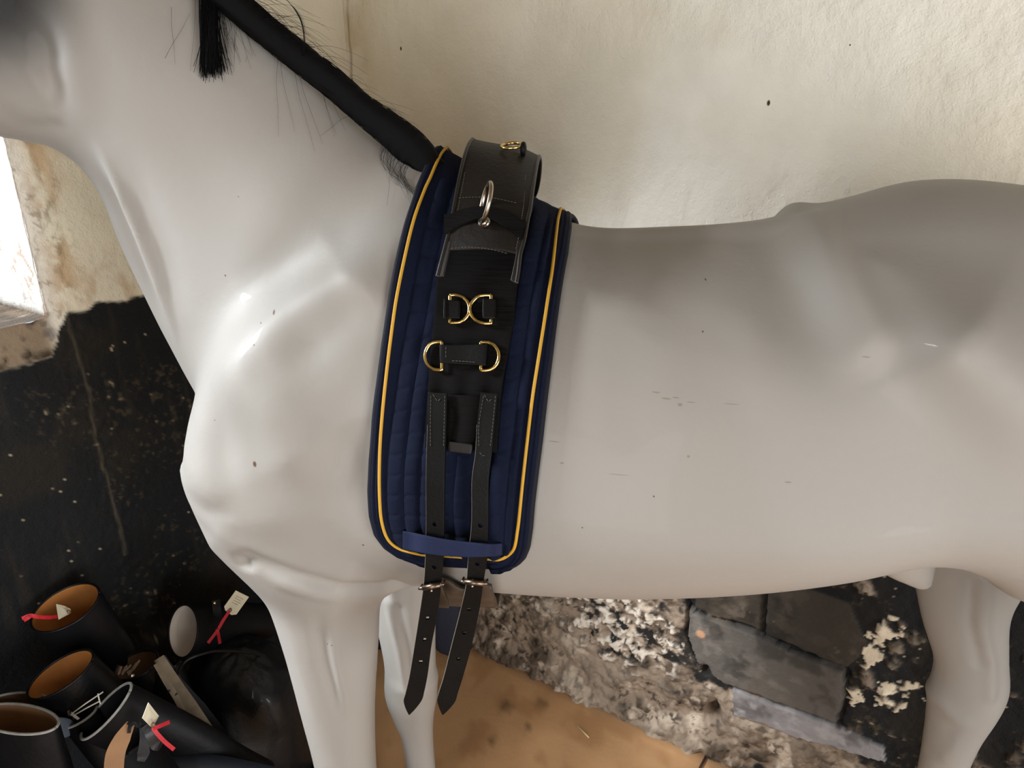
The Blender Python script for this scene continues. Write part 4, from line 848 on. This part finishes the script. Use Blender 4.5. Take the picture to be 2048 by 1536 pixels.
def bx_(name, c, sx, sy, sz, m=M_boot2): o = newmesh(name,*boxV(c,DL,DB,EZ,sx,sy,sz),m,smooth=False); fix_normals(o); be = o.modifiers.new('b','BEVEL'); be.width = .003; be.segments = 2; return setparent(o,boxo)
bx_('lid',bp_+EZ*.19,.72,.40,.02); bx_('body',bp_+EZ*.09,.68,.36,.18)
BT = .205
# boots, back to front
bA, fA = boot('tall black boot with orange tan lining standing topmost left, red ribbon trailing from its opening', wq(131,1214,.095), (.16,.22,-1), unit(np.array([.9,.35,.1])), .068,.062,.40,M_tan, seed=2)
bB, fB = boot('black boot with deep amber lining leaning just below the tagged topmost boot', wq(121,1348,.205), (.36,.16,-.90), unit(np.array([.90,.1,.3])), .070,.052,.30,M_tan,seed=3,foot=False,depth=.85)
bC, fC = boot('black boot with dull brown lining, between the silver-tongued shaft and the pair of grey straps', wq(272,1330,.20), (.22,.0,-1), unit(np.array([.8,-.45,.15])), .050,.044,.34,M_brownl,seed=4,foot=False)
bD, fD = boot('plain black boot shaft slanting in front of the heap, grey rim facing left', wq(212,1422,.33), (.66,.16,-.70), unit(np.array([.75,-.1,.75])), .080,.045,.34,M_boot2,M_boot2,rim=M_cord,seed=5,foot=False,depth=.5)
bE, fE = boot('wide-mouthed black boot with pale brown lining and silver edge cord, at the left edge', wq(35,1437,.24), (.05,-.10,-1), unit(np.array([.80,-.25,.12])), .092,.062,.36,M_tan2,M_boot2,rim=M_cord,seed=6,foot=False,flat=.55)
bI, fI = boot('black boot behind the silver-edged one, only its thin grey lining edge showing', wq(40,1402,.14), (.05,.0,-1), unit(np.array([.9,-.1,.05])), .060,.045,.34,M_brownl,M_boot2,rim=M_cord,seed=8,foot=False,flat=.5)
bF, fF = boot('black lace-up boot lying open at the bottom edge, showing light tan lining', wq(275,1515,.42), (.62,-.45,-.45), unit(np.array([-.2,-.3,1])), .060,.045,.20,M_tan2,M_boot2,seed=7,foot=False)
bG, fG = boot('black boot lying on its side with white cloth lining, beside the foreleg', wq(366,1262,.17), (.50,.66,-.42), unit(np.array([-.3,-.3,.9])), .060,.056,.24,M_whitel,M_boot2,seed=9,foot=False,depth=.12)
bK, fK = boot('small brown-lined boot behind the silver clip, between the left-edge boot and the plain shaft', wq(160,1432,.26), (.35,.0,-1), unit(np.array([.8,.3,.35])), .034,.026,.22,M_brownl,M_boot2,rim=M_cord,seed=10,foot=False)
# clip, tongue and laces on the wide boot
cl = wq(137,1421,.25)
ck = setparent(newmesh('clip',*join([boxV(cl,unit(DL*.3+DB*.9),EZ,DL,.016,.013,.006),boxV(cl+np.array([.010,-.004,-.012]),unit([1,-.2,-.9]),unit([.5,0,.8]),DL,.020,.006,.005),boxV(cl+np.array([-.022,0,.006]),unit([1,-.1,.15]),EZ,DL,.024,.003,.004)]),M_nickel,smooth=False),bE); fix_normals(ck)
V_ = [wq(*p) for p in ((107,1434,.26),(122,1433,.262),(140,1436,.262),(152,1444,.26),(155,1458,.262),(146,1468,.264),(135,1476,.268),(122,1477,.27),(112,1470,.27),(107,1455,.268))]; c_ = sum(V_)/len(V_); Vt = []; 
for p in V_: Vt.append(p)
Vt = np.array(Vt); nrm = unit(CAM-c_); V2 = np.vstack([Vt,Vt-nrm*.006,[c_+nrm*.010],[c_-nrm*.006]]); n_ = len(Vt)
F2 = [(i,(i+1)%n_,2*n_) for i in range(n_)]+[((i+1)%n_,i,n_+i,n_+(i+1)%n_) for i in range(n_)]+[(n_+(i+1)%n_,n_+i,2*n_+1) for i in range(n_)]
M_slate = mat('slate_blue_leather', L(84,92,104), .5, var=.2, vscale=30)
tg = newmesh('tongue_flap',V2,F2,M_slate); fix_normals(tg); setparent(tg,bE); ss = tg.modifiers.new('s','SUBSURF'); ss.levels = 2; ss.render_levels = 2
M_lace = mat('white_cord', L(206,202,190), .7)
la = empty('white_laces', wq(175,1405,.25), 'pair of thin white cords stretched from the silver clip to the plain black shaft','cord')
for P_ in (((141,1429,.26),(170,1408,.30),(206,1384,.33)),((142,1430,.26),(150,1429,.27),(175,1415,.30),(200,1402,.33)),((196,1387,.33),(198,1397,.335),(201,1408,.338))):
    setparent(newmesh('strand',*tubeV(catmull([wq(*p) for p in P_],6),.0013,6),M_lace),la)
# buckle bits on top of the plain shaft
bits = [boxV(wq(x,y,.36),unit(wq(x+dx,y-dy,.36)-wq(x,y,.36)),DL,EZ,l_,.004,.004) for x,y,dx,dy,l_ in ((240,1341,3,9,.012),(249,1340,4,8,.014),(256,1336,1,1,.010),(266,1337,7,10,.022),(272,1331,6,9,.018),(261,1342,5,2,.010))]+[ball(wq(265,1351,.36),.0035)]
o = setparent(newmesh('buckle_bits',*join(bits),M_nickel,smooth=False),bD)
# leather tabs and laces of the lace-up boot
def strip(name, P, w, m, parent, th=.003, wd=None):
    Q = catmull([wq(*p) for p in P],8); T = np.gradient(Q,axis=0); T /= np.linalg.norm(T,axis=1)[:,None]; v = Q-CAM; v /= np.linalg.norm(v,axis=1)[:,None]; S1 = np.cross(T,v); S1 /= np.linalg.norm(S1,axis=1)[:,None]; w = np.interp(np.linspace(0,1,len(Q)),np.linspace(0,1,len(w)),w)[:,None] if hasattr(w,'__len__') else w
    L_ = Q-S1*w/2; R_ = Q+S1*w/2; nn = np.cross(S1,T); V = np.concatenate([L_+nn*th/2,R_+nn*th/2,R_-nn*th/2,L_-nn*th/2]); n = len(Q); Fc = []
    for i in range(n-1):
        for a,b in ((0,1),(1,2),(2,3),(3,0)): Fc.append((a*n+i,b*n+i,b*n+i+1,a*n+i+1))
    Fc += [(0,n,2*n,3*n),(n-1,2*n-1,3*n-1,4*n-1)]; ob = newmesh(name,V,Fc,m,smooth=False); fix_normals(ob); return setparent(ob,parent) if parent else ob
strip('tan_edge',((262,1446,.46),(245,1476,.465),(231,1508,.47),(227,1548,.475)),[.014,.026,.03,.03],M_tan2,bF)
strip('dark_edge',((256,1446,.455),(235,1476,.46),(221,1508,.465),(216,1548,.47)),.010,M_boot,bF)
strip('lace_tab',((284,1452,.47),(288,1480,.48),(287,1505,.485),(282,1522,.485)),[.008,.014,.02,.012],M_boot,bF)
strip('lace_tab',((288,1452,.475),(300,1470,.485),(312,1488,.49),(322,1492,.49)),[.012,.014,.02,.014],M_boot,bF)
strip('lace',((255,1445,.46),(262,1450,.465),(268,1446,.468),(276,1452,.47),(282,1445,.47)),.005,M_boot2,bF)
strip('lace',((262,1446,.465),(259,1456,.468),(258,1466,.47)),.006,M_boot2,bF)
# long grey brown straps
s1 = strip('leather_strap',((318,1316,.27),(345,1362,.31),(380,1412,.36),(410,1455,.40),(436,1490,.43),(462,1528,.46),(476,1560,.48)),[.020,.026,.026,.024,.022,.02,.02],M_greystrap,None,.006); tag(s1,'broad worn grey-brown strap running down the heap in front of the black bag','strap','worn straps')
s2 = strip('leather_strap',((312,1328,.285),(334,1365,.32),(356,1402,.35),(374,1440,.38),(390,1480,.41),(402,1512,.43)),[.010,.012,.011,.010,.010,.011],M_greystrap,None,.005); tag(s2,'narrow worn grey-brown strap left of the broad one, slanting down the heap','strap','worn straps')
s3 = strip('leather_strap',((328,1312,.265),(362,1362,.30),(402,1415,.34),(450,1472,.385),(478,1520,.42)),[.006,.008,.020,.012,.01],M_boot2,None,.005); tag(s3,'thin black strap lying behind the broad grey-brown one','strap')
# second dark shaft under the straps
bM, fM = boot('smooth black boot shaft under the narrow grey strap, right of the lower cream tag', wq(318,1345,.22), (.42,-.42,-.82), unit(np.array([.8,-.3,.2])), .052,.045,.34,M_brownl,M_boot,seed=12,foot=False)
bJ, fJ = boot('dark navy leather shaft lying at the bottom edge below the red ribbon', wq(330,1555,.42), (.80,-.05,-.12), unit(np.array([0,-.3,1])), .055,.055,.30,M_brownl,M_navy,seed=13,foot=False)
# large slumped black leather bag
def lump(name, C0, ex, ey, ez, sx, sy, sz, m, seed, amp=.12, pw=2.6, nu=72, nv=48, fold=.03):
    V = []; 
    for i in range(nv+1):
        p = math.pi*i/nv-math.pi/2
        for j in range(nu):
            t = 2*math.pi*j/nu; c = lambda x: math.copysign(abs(math.cos(x))**(2/pw),math.cos(x)); s_ = lambda x: math.copysign(abs(math.sin(x))**(2/pw),math.sin(x))
            V.append((c(p)*c(t),c(p)*s_(t),s_(p)))
    V = np.array(V); n = fbm(V[:,0]*1.3+3,V[:,2]*1.3+V[:,1]*.7+5,1.6,seed,4); n2 = fbm(V[:,0]*.6+V[:,2]*2+4,V[:,1]*2+V[:,2]*.6+9,2.6,seed+5,3); k = 1+amp*(n-.5)*2-fold*np.exp(-((n2-.5)/.05)**2)
    V = V*k[:,None]; P = C0+V[:,:1]*ex*sx+V[:,1:2]*ey*sy+V[:,2:3]*ez*sz; P[:,2] = np.maximum(P[:,2],.004)
    Fc = [(i*nu+j,i*nu+(j+1)%nu,(i+1)*nu+(j+1)%nu,(i+1)*nu+j) for i in range(nv) for j in range(nu)]
    o = newmesh(name,P,Fc,m); fix_normals(o); return o
M_bag = mat('glossy_black_leather', L(16,17,20), .42, var=.3, vscale=10, spec=.35, bump=.004, bscale=9, bump2=(.0005,120), coat=.15)
bag = lump('body', wq(488,1412,.28)+np.array([0,.02,-.075]), unit([.95,-.30,0]), unit([.3,.95,0]), EZ, 0.155,.13,.235, M_bag, 31, .07, 2.3, fold=.012)
bg = empty('leather_bag', wq(500,1425,.30)*np.array([1,1,0]), 'large slumped black leather bag with soft sheen standing on the floor beside the foreleg','bag'); setparent(bag,bg)
def wtube(name, P, r, m, parent): return setparent(newmesh(name,*tubeV(catmull([wq(*p) for p in P],8),r,8),m),parent)
wtube('seam',((352,1352,.30),(372,1322,.31),(405,1308,.32),(440,1302,.32),(500,1306,.32),(560,1322,.32)),.003,M_boot,bg)
lg = lump('black_garment', wq(590,1480,.40)*np.array([1,1,0])+np.array([-.02,.02,.05]), unit([.9,-.40,0]), unit([.4,.9,0]), EZ, .16,.10,.085, M_boot2, 41,.2,2.2); tag(lg,'crumpled black garment low on the floor beside the near foreleg','garment')
# glossy sheet with folds in the corner
us_ = np.linspace(0,1,60); vs_ = np.linspace(0,1,50); U, Vv = np.meshgrid(us_,vs_,indexing='ij'); uw = .04+.34*U-.0*Vv+.10*U*Vv; zz = .02+.96*(1-Vv)*(1-.12*U)
dd = .07+.022*np.sin(U*22+Vv*2)+.012*np.sin(U*51+Vv*3+1)+.10*Vv*(1-U*.3)
Ps = CN+uw[...,None]*DL+dd[...,None]*DB; Ps[...,2] = zz
so = newmesh('plastic_sheet',Ps.reshape(-1,3),grid_faces(60,50),mat('glossy_black_plastic',L(22,22,23),.32,bump=.003,bscale=12)); fix_normals(so); q_ = so.modifiers.new('t','SOLIDIFY'); q_.thickness = .003
tag(so,'glossy black sheet hanging in upright folds in the corner behind the foreleg','sheet')
# navy bundle standing near the corner
nb = empty('canvas_bag', np.array([-.205,1.925,0]), 'dark navy rounded bag on the board floor, seen between the two hanging straps','bag')
nbm = lump('body', np.array([-.205,1.925,.135]), np.array([1,0,0]), np.array([0,1,0]), EZ, .055,.05,.135, mat('navy_canvas',L(22,26,42),.8,bump=.0008,bscale=150), 51,.05,2.6,48,32); setparent(nbm,nb)
setparent(newmesh('handle',*tubeV(catmull([np.array([-.24,1.925,.255]),np.array([-.23,1.925,.31]),np.array([-.18,1.925,.31]),np.array([-.17,1.925,.255])],8),.006,8),M_boot2),nb)
# cream tags with red ribbon
def tagcard(label, cn, top, wpx, hole, d, ribbon, marks=True):
    """cn: four picture corners (top left, top right, bottom right, bottom left) of the card"""
    t = empty('luggage_label', wq(*hole,d), label, 'tag', 'cream card tags on the boots'); P = np.array([wq(x,y,dd) for x,y,dd in cn]); nrm = unit(np.cross(P[1]-P[0],P[-1]-P[0])); nrm = nrm if nrm@(CAM-P[0])>0 else -nrm
    k = len(P); V = np.vstack([P,P-nrm*.0012]); Fc = [tuple(range(k)),tuple(range(2*k-1,k-1,-1))]+[(i,k+i,k+(i+1)%k,(i+1)%k) for i in range(k)]
    c = newmesh('card',V,Fc,M_tagc,smooth=False); fix_normals(c); setparent(c,t)
    h = wq(*hole,d)+nrm*.001; a = unit(P[1]-P[0]); b = np.cross(nrm,a)
    setparent(newmesh('eyelet',*torusV(h,a,b,.0035,.0011,24,8),M_brownl),t)
    for rb in ribbon: strip('ribbon',rb,.0065,M_red,t,.0012)
    if marks:
        for i in range(4):
            f = .25+i*.13; g0 = P[0]*(1-f)+P[-1]*f if k==4 else P[0]*(1-f)+P[3]*f; e = a*np.linalg.norm(P[1]-P[0]); q0 = g0*0+P[0]+ (P[-1]-P[0])*f; x0 = q0+e*.2; x1 = q0+e*(.75-.1*(i%2)); setparent(newmesh('faint_line',*tubeV(np.array([x0+nrm*.0004,x1+nrm*.0004]),.00045,4),M_ink),t)
tagcard('cream card tag tied with red ribbon, upright near the white foreleg', [(472,1181,.245),(498,1194,.245),(473,1229,.25),(463,1230,.25),(451,1221,.25),(449,1213,.25)], None,0,(460,1220),.252, [((459,1222,.256),(447,1240,.26),(434,1262,.262),(416,1286,.26)),((434,1258,.264),(437,1270,.265),(440,1287,.264))])
tagcard('cream card tag inside the mouth of the topmost tan-lined boot', [(113,1208,.135),(130,1212,.135),(141,1218,.14),(142,1226,.15),(118,1239,.16)], None,0,(137,1224),.152, [((114,1233,.165),(98,1235,.175),(76,1234,.18),(60,1231,.178),(44,1237,.172)),((62,1232,.18),(56,1236,.18),(48,1241,.175))],marks=False)
tagcard('cream card tag lying lowest, in front of the lace-up boot with a red bow', [(297,1405,.49),(318,1432,.50),(305,1456,.51),(285,1436,.50)], None,0,(305,1450),.514, [((306,1455,.515),(315,1468,.52),(330,1484,.525),(348,1499,.53)),((307,1457,.517),(320,1452,.52),(339,1444,.52))])
# brass stud strap by the white-lined boot
sb = strip('pull_strap',((432,1200,.20),(434,1222,.21),(436,1245,.21)),.018,M_boot2,bG); setparent(newmesh('stud',*ball(wq(429,1206,.225),.0045),M_brass),bG)
# bits on the floor
st1 = newmesh('straw', *tubeV(np.array([CAM+ray(1155,1453)*(-CAMZ/ray(1155,1453)[2])+EZ*.003,CAM+ray(1178,1477)*(-CAMZ/ray(1178,1477)[2])+EZ*.003]),.0022,6), mat('straw',L(206,186,140),.7)); tag(st1,'short piece of pale straw on the brown floorboard','straw')
st2 = newmesh('twig', *tubeV(np.array([CAM+ray(1417,1504)*(-CAMZ/ray(1417,1504)[2])+EZ*.004,CAM+ray(1396,1545)*(-CAMZ/ray(1396,1545)[2])+EZ*.004]),.0035,6), mat('dark_twig',L(54,34,24),.8)); tag(st2,'short dark twig on the board at the bottom edge, below the stone wall','twig')
